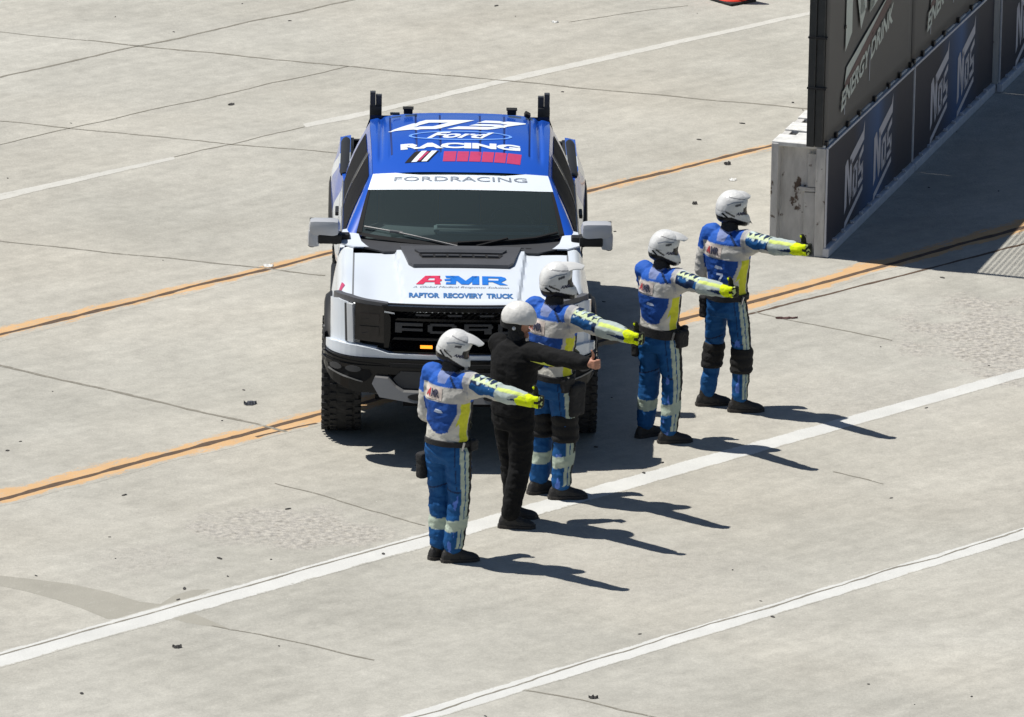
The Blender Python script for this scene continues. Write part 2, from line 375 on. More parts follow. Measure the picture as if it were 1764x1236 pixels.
# ------------------------------------------------------------------ barrier blocks with banners, and the hoarding above
WD = Vector((.284, .959, 0)).normalized(); WN = Vector((WD.y, -WD.x, 0)); W0 = Vector((2.695, 3.30, 0))
def WP(u, v, w_=0): return W0 + WD*u + Vector((0, 0, v)) + WN*w_
M['steel_white'] = None
def dirty_steel(name, base, rust, amount):
    m, n, b = nodes(name); L = n.links.new; b.inputs['Roughness'].default_value = .6
    tc = n.nodes.new('ShaderNodeTexCoord')
    def noi(s, d, r_=.6, scv=(1, 1, 1)):
        mp = n.nodes.new('ShaderNodeMapping'); mp.inputs['Scale'].default_value = scv; L(tc.outputs['Object'], mp.inputs[0])
        x = n.nodes.new('ShaderNodeTexNoise'); x.inputs['Scale'].default_value = s; x.inputs['Detail'].default_value = d; x.inputs['Roughness'].default_value = r_; L(mp.outputs[0], x.inputs[0]); return x.outputs[0]
    def ramp(v, a, b_, c=0, d=1):
        x = n.nodes.new('ShaderNodeMapRange'); x.inputs[1].default_value = a; x.inputs[2].default_value = b_; x.inputs[3].default_value = c; x.inputs[4].default_value = d; L(v, x.inputs[0]); return x.outputs[0]
    m1 = n.nodes.new('ShaderNodeMix'); m1.data_type = 'RGBA'; m1.inputs[6].default_value = (*[x*.72 for x in base], 1); m1.inputs[7].default_value = (*base, 1); L(ramp(noi(5, 8, .65, (2, 2, .6)), .35, .62), m1.inputs[0])
    m2 = n.nodes.new('ShaderNodeMix'); m2.data_type = 'RGBA'; L(m1.outputs[2], m2.inputs[6]); m2.inputs[7].default_value = (*rust, 1); L(ramp(noi(9, 6, .6, (1, 1, .8)), amount, amount+.05), m2.inputs[0])
    L(m2.outputs[2], b.inputs['Base Color']); return m
M['steel_white'] = dirty_steel('scuffed_white_steel', (.62, .61, .59), (.09, .06, .045), .595)
M['steel_top'] = dirty_steel('white_steel_top', (.72, .72, .70), (.2, .18, .16), .70)
M['slot'] = pbr('dark_slot', (.03, .03, .03), .9)
M['post'] = pbr('dark_steel_post', (.045, .048, .048), .55, metal=.2, var=.3, sc_=10)
M['clip'] = pbr('black_clip', (.01, .01, .012), .5)
M['logo'] = pbr('banner_white_ink', (.60, .58, .62), .6, var=.08)
M['logo2'] = pbr('hoarding_pale_ink', (.58, .62, .56), .6, var=.08)
M['maroon'] = pbr('hoarding_brown_ink', (.13, .075, .07), .6)
M['edge'] = pbr('pale_banner_edge', (.55, .56, .60), .6, var=.25, sc_=12)
def banner_mat():
    m, n, b = nodes('printed_banner'); L = n.links.new; b.inputs['Roughness'].default_value = .55; b.inputs['Specular IOR Level'].default_value = .3
    tc = n.nodes.new('ShaderNodeTexCoord'); sp = n.nodes.new('ShaderNodeSeparateXYZ'); L(tc.outputs['Generated'], sp.inputs[0])
    r = n.nodes.new('ShaderNodeValToRGB'); e = r.color_ramp.elements
    e[0].position = .30; e[0].color = (.036, .036, .052, 1); e[1].position = .82; e[1].color = (.036, .036, .050, 1)
    for p, c in ((.47, (.035, .075, .17, 1)), (.58, (.045, .11, .27, 1)), (.66, (.035, .06, .12, 1))): k = r.color_ramp.elements.new(p); k.color = c
    L(sp.outputs['Y'], r.inputs[0]); L(r.outputs[0], b.inputs['Base Color']); return m
M['banner'] = banner_mat()
M['sheet'] = pbr('dark_hoarding_vinyl', (.112, .106, .100), .6, var=.10, sc_=1.5, bump=.25, bsc=4)
def rect(a, b, c, d): return [(a, b), (c, b), (c, d), (a, d)]
def nos(u0, wd, v0, hh):   # racing-drink wordmark: slanted N with a long swoosh, O, S, and an underline
    P = [[(0, .17), (.0, .78), (.11, .84), (.11, .25)], [(.06, .80), (.14, .84), (.34, .30), (.27, .22)], [(.25, .30), (.25, .80), (.36, .80), (.36, .32)],
         [(.25, .72), (.25, .84), (.93, 1.02), (1.0, 1.14), (.98, .90), (.40, .74)],
         [(.42, .27), (.42, .66), (.50, .66), (.50, .30)], [(.58, .32), (.58, .68), (.66, .68), (.66, .34)], [(.42, .27), (.42, .36), (.66, .42), (.66, .33)], [(.42, .58), (.42, .66), (.66, .72), (.66, .64)],
         [(.71, .66), (.71, .74), (.96, .84), (.96, .76)], [(.71, .54), (.71, .74), (.78, .76), (.78, .56)], [(.71, .50), (.71, .58), (.96, .64), (.96, .56)], [(.88, .42), (.88, .62), (.96, .64), (.96, .42)], [(.71, .34), (.71, .42), (.96, .48), (.96, .40)],
         [(0, -.02), (.03, .07), (.96, .34), (.96, .27)]]
    return [[(u0+a*wd, v0+b*hh) for a, b in q] for q in P]
NPAN = 5; PL = 3.10
for k in range(NPAN):
    u0 = k*PL; nm = ['nearest', 'second', 'third', 'fourth', 'fifth'][k]
    off = 0 if k < 2 else .06
    b0 = empty('barrier_block', WP(u0, 0), label=f'{nm} white steel barrier block with a dark blue sponsor banner on its track side' if k else 'nearest white steel barrier block, its scuffed recessed end beside the far person\'s glove', cat='barrier', group='barrier blocks in the wall')
    def F(u, v, w_=0, u0=u0, off=off): return WP(u0+u, v, w_+off) - WP(u0, 0)
    bm = bmesh.new(); rz = Matrix.Rotation(math.atan2(WD.y, WD.x), 3, 'Z')
    def wb(bm, ua, ub, va, vb, wa, wb_, bev=0):
        box(bm, F((ua+ub)/2, (va+vb)/2, (wa+wb_)/2), (ub-ua, wb_-wa, vb-va), rz, bev)
    g = .004
    wb(bm, .11, PL-g, .0, .96, -.445, -.095)              # core web, set back from the end
    wb(bm, 0, PL-g, 0, .985, -.50, -.437, .006)          # far flange
    wb(bm, 0, PL-g, 0, .975, -.098, -.012, .006)         # near flange
    wb(bm, .08, .115, .05, .55, -.22, -.10, .004)       # welded plate on the end
    wb(bm, .075, .115, .60, .90, -.19, -.10, .008)
    wb(bm, .07, .115, .56, .595, -.27, -.12)
    done('block', bm, M['steel_white'], b0)
    bm = bmesh.new(); n = 7
    for i in range(n):
        a = .01+i*(PL-.04)/n; wb(bm, a, a+(PL-.04)/n*.62, .962, 1.0, -.50, -.02, .006)
        wb(bm, a+(PL-.04)/n*.62+.012, a+(PL-.04)/n-.012, .962, .985, -.37, -.02, .004)
    pieces('top_plate', bm, M['steel_top'], b0)
    bm = bmesh.new()
    for i in range(n):
        a = .01+i*(PL-.04)/n+(PL-.04)/n*.62; wb(bm, a+.005, a+(PL-.04)/n*.38-.004, .95, .9665, -.495, -.375)
    pieces('slot', bm, M['slot'], b0)
    bm = bmesh.new(); wb(bm, .02, PL-.03, .10, .975, -.010, .0, 0); done('banner', bm, M['banner'], b0)
    bm = bmesh.new(); wb(bm, .0, PL-.02, 0.0, .085, -.04, .035, .012)
    for i in range(9): wb(bm, .25+i*.31, .29+i*.31, .088, .11, .0, .03)
    done('base_rail', bm, M['edge'], b0)
    bm = bmesh.new(); wb(bm, .02, PL-.03, .965, .985, -.008, .006); wb(bm, .0, .022, .09, .98, -.008, .006); done('banner_edge', bm, M['edge'], b0)
    for q in (.64, 1.66):
        mapped('logo', flat(nos(q, .66, .10, .72)), lambda u, v, w_: F(u, v, w_+.003), M['logo'], b0, step=5)
    # hoarding above
    HT = 2.85
    h0 = empty('hoarding_panel', WP(u0, 1.0), label=f'{nm} tall dark hoarding panel with pale energy drink lettering above the barrier' if k else 'nearest tall dark hoarding panel, with dark post on its free edge and energy drink lettering', cat='hoarding', group='hoarding panels on top of the wall')
    def F2(u, v, w_=0, u0=u0, off=off): return WP(u0+u, v, w_+off) - WP(u0, 1.0)
    bm = bmesh.new(); nu, nv = 24, 14; vs = []
    for j in range(nv+1):
        row = []
        for i in range(nu+1):
            uu = .012+(PL-.03)*i/nu; vv = .985+(HT-.985)*j/nv; e = min(i, nu-i, j, nv-j)
            row.append(bm.verts.new(F2(uu, vv, -.035+(.010*noise.noise(Vector((uu*1.3+k*9, vv*1.7, 0))) if e else 0))))
        vs.append(row)
    for j in range(nv):
        for i in range(nu): bm.faces.new((vs[j][i], vs[j][i+1], vs[j+1][i+1], vs[j+1][i]))
    r_ = bmesh.ops.extrude_face_region(bm, geom=bm.faces[:])
    for g_ in r_['geom']:
        if isinstance(g_, bmesh.types.BMVert): g_.co += -WN*.008
    bmesh.ops.recalc_face_normals(bm, faces=bm.faces[:])
    done('sheet', bm, M['sheet'], h0, smooth=True)
    bm = bmesh.new()
    def wb2(bm, ua, ub, va, vb, wa, wb_, bev=0): box(bm, F2((ua+ub)/2, (va+vb)/2, (wa+wb_)/2), (ub-ua, wb_-wa, vb-va), rz, bev)
    wb2(bm, -.07 if k else -.01, .07, .985, HT, -.115, -.045, .006)
    wb2(bm, .05, PL-.03, HT-.05, HT, -.10, -.05); wb2(bm, .05, PL-.03, 1.9, 1.95, -.10, -.05)
    if k == 0: wb2(bm, -.02, .03, .985, HT, -.185, -.12, .004)
    pieces('post', bm, M['post'], h0)
    bm = bmesh.new()
    for v in (1.5, 1.95, 2.4):
        if k == 0: wb2(bm, -.03, .02, v, v+.016, -.19, -.02)
    for u in (.02, .35, .75, 1.15, 1.7, 2.2, 2.6, 3.0): wb2(bm, u, u+.05, .985, 1.03, -.032, -.008)
    for u, v in ((1.55, 1.62), (.6, 1.9)): wb2(bm, u, u+.04, v, v+.03, -.032, -.018)
    pieces('clip', bm, M['clip'], h0)
    fs = lambda u, v, w_: F2(u, v, w_-.018)
    mapped('logo', flat(nos(.62, 2.0, 1.43, 1.55)), lambda u, v, w_: F2(u, min(v, HT-.03), w_-.020), M['logo2'], h0, step=.3)
    mapped('logo_shadow', flat([[(.60, 1.33), (.64, 1.42), (2.62, 2.0), (2.62, 1.88)]]), fs, M['maroon'], h0, step=.3)
    t_ = text('ENERGY DRINK', .17, 0, 0, width=1.78, shear=.25, bold=.03)
    for v in t_.verts: v.co.y += 1.50+(v.co.x)*.23; v.co.x += 1.42
    mapped('lettering', t_, lambda u, v, w_: F2(u, v-.12, w_-.017), M['logo2'], h0, step=5)
    bm = bmesh.new()
    for u, v in ((.66, 1.12), (1.52, 1.22)): wb2(bm, u, u+.012, v, v+.30, -.0275, -.0235)
    pieces('tear', bm, M['edge'], h0)
# slatted wind screen that rises above the hoarding (its striped shade reaches the ground)
s0 = empty('slatted_screen', WP(0, 2.86), label='slatted metal screen standing on top of the hoarding, outside the frame', cat='screen')
bm = bmesh.new(); rz = Matrix.Rotation(math.atan2(WD.y, WD.x), 3, 'Z')
for i in range(17):
    v = 2.92+i*.10; box(bm, WP(NPAN*PL/2, v, -.07)-WP(0, 2.86), (NPAN*PL, .006, .016), rz)
pieces('slat', bm, M['post'], s0)
bm = bmesh.new()
for i in range(NPAN+1): box(bm, WP(i*PL+.02, 3.70, -.10)-WP(0, 2.86), (.05, .05, 1.70), rz)
pieces('post', bm, M['post'], s0)
# ------------------------------------------------------------------ traffic cone at the top edge
M['cone_red'] = pbr('cone_orange_red', (.75, .045, .02), .5); M['black_rubber'] = pbr('black_rubber', (.018, .017, .018), .8)
M['white_band'] = pbr('white_reflective', (.75, .75, .75), .4)
cp = G(1262, 2)
c0 = empty('traffic_cone', (cp.x, cp.y, 0), .7, label='orange traffic cone with black square base at the top edge', cat='traffic cone')
bm = bmesh.new(); box(bm, (0, 0, .014), (.33, .33, .026), bev=.008); done('base', bm, M['black_rubber'], c0)
bm = bmesh.new(); n = 32; rings = [[(r_*math.cos(2*math.pi*i/n), r_*math.sin(2*math.pi*i/n), z) for i in range(n)] for r_, z in ((.158, .028), (.150, .040), (.130, .045), (.09, .35), (.03, .70), (.022, .71))]
loft(bm, rings); done('cone', bm, M['cone_red'], c0, angle=40)
bm = bmesh.new(); loft(bm, [[(r_*math.cos(2*math.pi*i/n), r_*math.sin(2*math.pi*i/n), z) for i in range(n)] for r_, z in ((.098, .31), (.074, .46))]); done('band', bm, M['white_band'], c0, angle=40)
# ------------------------------------------------------------------ recovery pickup truck (local: x = screen right, -y = nose, origin under the front axle)
M['tw'] = pbr('truck_white_paint', (.70, .75, .81), .28, var=.02, coat=.6)
M['tb'] = pbr('truck_blue_paint', (.010, .085, .50), .25, var=.04, coat=.8)
M['tk'] = pbr('gloss_black_plastic', (.005, .005, .006), .22, var=.2, spec=.28)
M['tm'] = pbr('matte_black_plastic', (.013, .013, .014), .55, var=.25, sc_=20, spec=.3)
M['tg'] = pbr('dark_grey_plastic', (.042, .043, .047), .5, var=.2)
M['silver'] = pbr('satin_silver', (.19, .19, .19), .45, metal=.3, var=.1)
M['void'] = pbr('opening_shade_black', (.004, .004, .005), .9)  # near-black paints the darkness inside openings; also used for plain black parts
M['rubber'] = pbr('tyre_rubber', (.018, .018, .019), .85, var=.35, sc_=30, bump=.4, bsc=40)
M['rim'] = pbr('dark_alloy', (.05, .05, .055), .4, metal=.6)
M['drl'] = pbr('clear_light_bar', (.62, .64, .66), .25, var=.03)
M['lampglass'] = pbr('smoked_lamp_glass', (.022, .018, .017), .10, var=.8, sc_=9, spec=.35)
M['amber'] = pbr('lit_amber_lamp', (.9, .35, .02), .4, emit=(1, .30, .02, 1.6))
M['red'] = pbr('decal_red', (.62, .03, .09), .4, var=.05); M['blue'] = pbr('decal_blue', (.01, .16, .60), .4, var=.05); M['pale'] = pbr('decal_white', (.74, .80, .86), .4, var=.04)
M['ltblue'] = pbr('decal_light_blue', (.16, .34, .80), .4); M['rose'] = pbr('decal_rose', (.48, .045, .13), .4, var=.15, sc_=25); M['greytext'] = pbr('decal_grey', (.22, .25, .30), .5); M['navy'] = pbr('decal_steel_blue', (.035, .14, .36), .5)
M['seat'] = pbr('dark_trim', (.07, .08, .085), .8); M['dash'] = pbr('dash_trim', (.11, .13, .135), .7, var=.2)
M['groove_shade'] = pbr('roof_groove_shade', (.004, .02, .13), .5)
M['mirror_cap'] = pbr('satin_grey_cap', (.43, .44, .46), .35, var=.04, coat=.3)
M['brow'] = pbr('smoked_brow', (.10, .10, .105), .4, var=.15)
M['bezel'] = pbr('dash_bezel', (.30, .36, .36), .6)
M['scoop'] = pbr('scoop_grey_plastic', (.060, .061, .066), .5, var=.2)
M['shut'] = pbr('shut_line', (.16, .17, .18), .8)
def glass_mat(name, tint):
    m, n, b = nodes(name); L = n.links.new; n.nodes.remove(b)
    tr = n.nodes.new('ShaderNodeBsdfTransparent'); tr.inputs[0].default_value = (*tint, 1)
    gl = n.nodes.new('ShaderNodeBsdfGlossy'); gl.inputs['Roughness'].default_value = .03; gl.inputs[0].default_value = (.8, .9, .9, 1)
    fr = n.nodes.new('ShaderNodeFresnel'); fr.inputs[0].default_value = 1.5
    df = n.nodes.new('ShaderNodeBsdfDiffuse'); df.inputs[0].default_value = (.20, .27, .27, 1); m0 = n.nodes.new('ShaderNodeMixShader'); m0.inputs[0].default_value = .12  # even diffuse share paints haze in place of reflected sky
    L(tr.outputs[0], m0.inputs[1]); L(df.outputs[0], m0.inputs[2])
    mx = n.nodes.new('ShaderNodeMixShader'); L(fr.outputs[0], mx.inputs[0]); L(m0.outputs[0], mx.inputs[1]); L(gl.outputs[0], mx.inputs[2])
    L(mx.outputs[0], n.nodes['Material Output'].inputs[0]); return m
M['glass'] = glass_mat('windscreen_glass', (.58, .66, .66)); M['tint'] = glass_mat('tinted_glass', (.06, .07, .075))
def livery():   # white front and lower body turning blue behind a slanted edge
    m, n, b = nodes('truck_livery'); L = n.links.new; b.inputs['Roughness'].default_value = .28; b.inputs['Coat Weight'].default_value = .7
    tc = n.nodes.new('ShaderNodeTexCoord'); sp = n.nodes.new('ShaderNodeSeparateXYZ'); L(tc.outputs['Object'], sp.inputs[0])
    def ma(op, a, c):
        x = n.nodes.new('ShaderNodeMath'); x.operation = op
        for s, v in ((0, a), (1, c)):
            if isinstance(v, (int, float)): x.inputs[s].default_value = v
            else: L(v, x.inputs[s])
        return x.outputs[0]
    e = ma('ADD', sp.outputs['Y'], ma('MULTIPLY', sp.outputs['Z'], 1.4))
    k = ma('GREATER_THAN', e, 4.55); k2 = ma('MULTIPLY', ma('GREATER_THAN', e, 5.15), ma('LESS_THAN', e, 5.55)); k3 = ma('SUBTRACT', k, k2)
    mx = n.nodes.new('ShaderNodeMix'); mx.data_type = 'RGBA'; L(k3, mx.inputs[0]); mx.inputs[6].default_value = (.70, .75, .81, 1); mx.inputs[7].default_value = (.010, .085, .50, 1)
    L(mx.outputs[2], b.inputs['Base Color']); return m
M['livery'] = livery()
T0 = empty('pickup_truck', (-.4219, -2.03, 0), .015865, label='white and blue recovery pickup truck facing the camera, roof number 03, parked behind the people', cat='pickup truck')
T0.scale = (1, 1, .97)
T = T0
WB = 3.69
def tp(y): return 1
def plan(u):   # front of the nose seen from above, u = distance along it
    a = abs(u)
    if a <= .70: return (u, -.955+.06*(a/.7)**2)
    q = min(1, (a-.70)/.45)*math.pi/2; return (math.copysign(.70+.295*math.sin(q), u), -.60-.295*math.cos(q))
def yfront(x):
    a = abs(x)
    return -.955+.06*(a/.7)**2 if a <= .7 else -.60-.295*math.cos(math.asin(min(1, (a-.70)/.295)))
def wy(x, y): return y+sm(-.25, -.90, y)*(yfront(x)+.035+.90)
def domew(y): return lerp(.445, .53, (y+.9)/1.5)
def HZ(x, y):
    a = abs(x); z = 1.305+.10*max(-.3, (y+.86)/1.46)-.022*(a/.9)**2
    z += .030*(1-sm(domew(y)-.006, domew(y)+.018, a))
    z -= .075*max(0, (-.78-y)/.12)**2
    z += .012*sm(.60, .84, a)+.030*sm(.66, .90, a)*sm(.2, -.5, y)
    z -= .085*max(0, (a-.92)/.07)**2.0
    return z
def H(x, y): return Vector((x, wy(x, y), HZ(x, y)))
def arch(y, r=.60):
    z = .56
    for ya in (0, WB):
        d = y-ya
        if abs(d) < r: z = max(z, .46+math.sqrt(r*r-d*d))
    if y <= -.55: z = max(z, .84)
    return z
def ztop(y): return HZ(.99, y) if y < .62 else lerp(HZ(.99, .62), 1.37, sm(.62, .9, y)) if y < 2.84 else 1.385-.085*sm(3.0, 4.5, y)
def xtop(y): return .99 if y < .5 else lerp(.99, .965, sm(.5, .9, y)) if y < 2.75 else lerp(.965, 1.0, sm(2.75, 3.1, y))
def side(y, t):
    zl, zt = arch(y), ztop(y); z = lerp(zl, zt, t)
    b = math.sin(math.pi*max(0, min(1, (zt-z)/(zt-.5))))*.030
    fb = .028*math.exp(-((y-.05)/.55)**2)+.05*math.exp(-((y-WB)/.6)**2)
    b += fb*sm(zt, zt-.18, z)
    return Vector(((xtop(y)+b)*tp(y), y, z))
ys = [-.90+.05*i for i in range(int((4.42+.90)/.05)+1)]
def sidew(y, t):
    v = side(max(y, -.60), t) if y < -.60 else side(y, t)
    return v
for s in (-1, 1):
    bm = bmesh.new(); NT = 12; rows = []
    for y in ys:
        if y < -.61:
            e = H(.99, y); r = [Vector((e.x, e.y, lerp(e.z-.02, e.z, t/NT))) for t in range(NT+1)]
        else: r = [side(y, t/NT) for t in range(NT+1)]
        if y < -.01:
            f_ = sm(-.02, -.25, y)
            for v in r[:-1]: v.y = lerp(v.y, min(wy(.99, y), v.y+.3), f_)
            r[-1] = H(.99, y)
        if y < .60: r += [H(x, y) for x in (.965, .94, .915, .89, .865)]
        else: r += [Vector((xtop(y)-d, y, ztop(y)+.004*(k_))) for k_, d in enumerate((.015, .03, .045, .06, .09))]
        rows.append([bm.verts.new((v.x*s, v.y, v.z)) for v in r])
    for a, b in zip(rows, rows[1:]):
        for i in range(len(a)-1): bm.faces.new((a[i], a[i+1], b[i+1], b[i]))
    # inward return of the wheel arches
    for a, b in zip(rows, rows[1:]):
        c0, c1 = a[0].co, b[0].co
        q = [bm.verts.new((c.x-s*.28, c.y, c.z)) for c in (c0, c1)]; bm.faces.new((a[0], b[0], q[1], q[0]))
    bmesh.ops.remove_doubles(bm, verts=bm.verts[:], dist=1e-5); bmesh.ops.recalc_face_normals(bm, faces=bm.faces[:])
    done('body_side', bm, M['livery'], T, angle=38)
# hood
bm = bmesh.new(); vs = []
xs = [-.855+.0171*i for i in range(101)]
yy = [-.90+.03*i for i in range(44)]
for y in yy: vs.append([bm.verts.new(H(x, y)) for x in xs])
for a, b in zip(vs, vs[1:]):
    for i in range(len(xs)-1):
        ym, xm = (a[i].co.y+b[i].co.y)/2, abs(xs[i]+.008)
        bm.faces.new((a[i], a[i+1], b[i+1], b[i]))
done('hood', bm, M['tw'], T, angle=40)
hm = lambda off: (lambda u, v, w_: Vector((u, wy(u, v), HZ(u, v)+off+w_)))
for s in (-1, 1): mapped('shut_line', flat([rect(s*.86-.006, -.90, s*.86+.006, .39)]), hm(.004), M['shut'], T, step=.02, stepv=.05)
# front edge lip of hood
def yf(x): return plan(x)[1]
def FR(off=0, lean=.0):
    def f(u, v, w_):
        x, y = plan(u); x2, y2 = plan(u+.002); d = Vector((y2-y, -(x2-x), 0)).normalized()
        return Vector((x, y+lean*(v-.9), v))+d*(off+w_)
    return f
def fp(name, polys, mat, off=0, th=.02, lean=.06, step=.06, both=False, bev=0):
    if both: polys = polys+[[(-a, b) for a, b in p] for p in polys]
    return mapped(name, flat(polys), FR(off, lean), mat, T, step=step, stepv=.12, th=th, smooth=False)
# ---- backing structure
bm = bmesh.new(); box(bm, (0, -.40, .95), (1.60, .62, .62)); box(bm, (0, -.80, 1.235), (1.36, .20, .09)); box(bm, (0, .5, .70), (1.5, 1.4, .5)); box(bm, (0, 1.4, .50), (1.35, 3.4, .34)); box(bm, (0, -.05, .50), (.9, .8, .36)); box(bm, (0, 3.9, .62), (1.2, 1.0, .22))  # lower and under-hood boxes added to block light passing beneath
cyl(bm, (-.9, 0, .47), (.9, 0, .47), .05); cyl(bm, (-.9, WB, .47), (.9, WB, .47), .07); ball(bm, (0, WB, .47), .17)
for s in (-1, 1): cyl(bm, (s*.28, -.30, .50), (s*.80, 0, .42), .035); cyl(bm, (s*.3, .2, .52), (s*.78, .02, .45), .035); box(bm, (s*.42, -.2, .6), (.12, 1.0, .14))
done('chassis', bm, M['void'], T)
bm = bmesh.new(); ball(bm, (-.66, -.34, .43), .045, scale=(1.6, 1, 1)); cyl(bm, (-.72, -.30, .45), (-.50, -.42, .52), .025); cyl(bm, (.72, -.30, .45), (.50, -.42, .52), .025); done('tow_hook', bm, M['silver'], T)
fp('grille_surround', [[(-.72, .88), (.72, .88), (.76, .97), (.78, 1.28), (.62, 1.315), (-.62, 1.315), (-.78, 1.28), (-.76, .97)]], M['void'], off=-.05, th=.03)
fp('front_bumper', [[(-1.13, .86), (-1.10, .76), (-.97, .66), (-.80, .60), (-.62, .60), (-.56, .76), (.56, .76), (.62, .60), (.80, .60), (.97, .66), (1.10, .76), (1.13, .86), (1.10, .885), (-1.10, .885)]], M['tk'], off=-.005, th=.10)
fp('bumper_step', [[(-1.06, .80), (1.06, .80), (1.10, .83), (-1.10, .83)]], M['tk'], off=.09, th=.022)
fp('bumper_cavity', [[(-.64, .66), (-.60, .77), (-.46, .79), (.46, .79), (.60, .77), (.64, .66)]], M['void'], off=-.02, th=.03)
for s in (-1, 1):
    fp('fog_light_bezel', [[(s*a, b) for a, b in ((1.04, .84), (1.00, .755), (.74, .695), (.68, .75), (.74, .835))]], M['void'], off=.092, th=.010)
    for cx in (.93, .81): fp('fog_light', [[(s*cx+.048*math.cos(t), .795+.026*math.sin(t)) for t in [i*math.pi/6 for i in range(12)]]], M['tg'], off=.102, th=.014, step=.2)
    fp('bumper_trim', [[(s*a, b) for a, b in ((1.00, .755), (.75, .69), (.755, .70), (.99, .765))]], M['silver'], off=.109, th=.006)
    fp('highlight_trim', [[(s*a, b) for a, b in ((1.08, .868), (.60, .835), (.60, .842), (1.08, .876))]], M['tk'], off=.097, th=.010)
fp('bumper_insert', [[(-.46, .655), (-.52, .73), (-.46, .795), (.46, .795), (.52, .73), (.46, .655)]], M['tg'], off=.098, th=.014)
fp('bumper_insert', [[(-.54, .825), (-.55, .86), (.55, .86), (.54, .825)]], M['tm'], off=.098, th=.014)
fp('skid_plate', [[(-.68, .70), (-.66, .75), (-.56, .745), (-.50, .68), (-.44, .645), (.44, .645), (.50, .68), (.56, .745), (.66, .75), (.68, .70), (.62, .60), (.36, .565), (-.36, .565), (-.62, .60)]], M['silver'], off=-.01, th=.13, lean=.35)
for s in (-1, 1): fp('skid_slot', [[(s*(.29+.115*math.cos(t)), .612+.028*math.sin(t)) for t in [i*math.pi/8 for i in range(16)]]], M['void'], off=.121, th=.004, lean=.35)
fp('lower_fascia', [[(-1.14, .89), (1.14, .89), (1.14, .95), (.95, .985), (.80, .98), (.66, .955), (.56, .925), (-.56, .925), (-.66, .955), (-.80, .98), (-.95, .985), (-1.14, .95)]], M['tw'], off=.0, th=.075, step=.04)
for s in (-1, 1):
    fp('fascia_side', [[(s*a, b) for a, b in ((1.15, .94), (1.15, 1.29), (.98, 1.33), (.88, 1.32), (.875, 1.02), (.84, .985), (.66, .965), (.66, .94))]], M['tw'], off=-.01, th=.05, step=.035)
    fp('headlight', [[(s*a, b) for a, b in ((.825, 1.325), (.825, 1.02), (.60, 1.0), (.60, 1.30))]], M['lampglass'], off=.0, th=.035)
    for zc in (1.21, 1.105): fp('lamp_lens', [[(s*a, b) for a, b in ((.79, zc-.04), (.64, zc-.045), (.64, zc+.03), (.79, zc+.035))]], M['lampglass'], off=.036, th=.012)
    fp('lamp_edge', [[(s*a, b) for a, b in ((.895, .995), (.872, .99), (.882, 1.31), (.905, 1.31))]], M['tg'], off=.035, th=.012, step=.03)
    fp('daylight_bar', [[(s*a, b) for a, b in ((.872, 1.0), (.828, .997), (.838, 1.31), (.882, 1.315))]], M['drl'], off=.02, th=.035, step=.03)
    fp('headlight_brow', [[(s*a, b) for a, b in ((1.07, 1.28), (1.06, 1.365), (.90, 1.370), (.72, 1.345), (.58, 1.33), (.58, 1.300), (.82, 1.322), (.93, 1.320), (1.0, 1.27))]], M['brow'], off=-.025, th=.055, step=.04)
    fp('bracket', [[(s*a, b) for a, b in ((.605, 1.30), (.59, 1.30), (.55, 1.22), (.55, 1.06), (.565, .97), (.60, .97))]], M['tk'], off=.0, th=.05)
    fp('chrome_mark', [[(s*a, b) for a, b in ((.60, 1.262), (.52, 1.252), (.52, 1.262), (.60, 1.274))]], M['drl'], off=.052, th=.004)
bm = bmesh.new()
for i in range(46):
    for j in range(11):
        x = -.54+i*.024; z = .935+j*.032+(.016 if i % 2 else 0); y = yf(x)-.005
        t = bmesh.new(); bmesh.ops.create_circle(t, segments=6, radius=.0135, cap_ends=False); rr = bmesh.ops.extrude_edge_only(t, edges=t.edges[:])
        for g_ in rr['geom']:
            if isinstance(g_, bmesh.types.BMVert): g_.co.z += .03
        for v in t.verts: v.co = Vector((x+v.co.x, y+.03-v.co.z, z+v.co.y))
        merge(bm, t)
done('grille_mesh', bm, M['void'], T)
fp('grille_bar', [[(-.60, 1.275), (.60, 1.275), (.62, 1.315), (-.62, 1.315)]], M['tk'], off=.0, th=.045)
fp('grille_bar', [[(-.52, 1.195), (-.50, 1.215), (.50, 1.215), (.52, 1.195)]], M['tk'], off=.0, th=.03)
fp('grille_bar', [[(-.54, 1.035), (-.52, 1.055), (.52, 1.055), (.54, 1.035)]], M['tm'], off=.0, th=.035)
fp('grille_bar', [[(-.52, .925), (-.54, .94), (.54, .94), (.52, .925)]], M['tk'], off=.0, th=.04)
for x in (-.30, -.05, .2): fp('grille_tab', [[(x-.05, 1.240), (x+.05, 1.240), (x+.06, 1.255), (x-.06, 1.255)]], M['tg'], off=.03, th=.01)
def gl(x, w_, parts):
    for a, b, c, d in parts: fp('grille_letter', [[(x+a*w_, 1.10+b*.082), (x+c*w_, 1.10+b*.082), (x+c*w_, 1.10+d*.082), (x+a*w_, 1.10+d*.082)]], M['tg'], off=.035, th=.015)
gl(-.515, .215, [(0, 0, .25, 1), (.25, .70, 1, 1), (.25, .20, 1, .46)])
gl(-.26, .225, [(0, .15, .16, .85), (.84, .15, 1, .85), (.08, .76, .92, 1), (.08, 0, .92, .24)])
gl(.025, .225, [(0, 0, .16, 1), (.16, .78, .95, 1), (.16, .36, .95, .56), (.84, .56, 1, .85), (.70, 0, .95, .36)])
gl(.29, .215, [(0, 0, .16, 1), (.16, .76, .9, 1), (.16, 0, .9, .24), (.84, .14, 1, .86)])
fp('amber_lamp', [[(-.317, .973), (-.222, .973), (-.222, .998), (-.317, .998)]], M['amber'], off=.04, th=.008)
for x in (.02, .30): fp('marker_lamp', [[(x-.03, .975), (x+.03, .975), (x+.03, .99), (x-.03, .99)]], M['tg'], off=.04, th=.006)
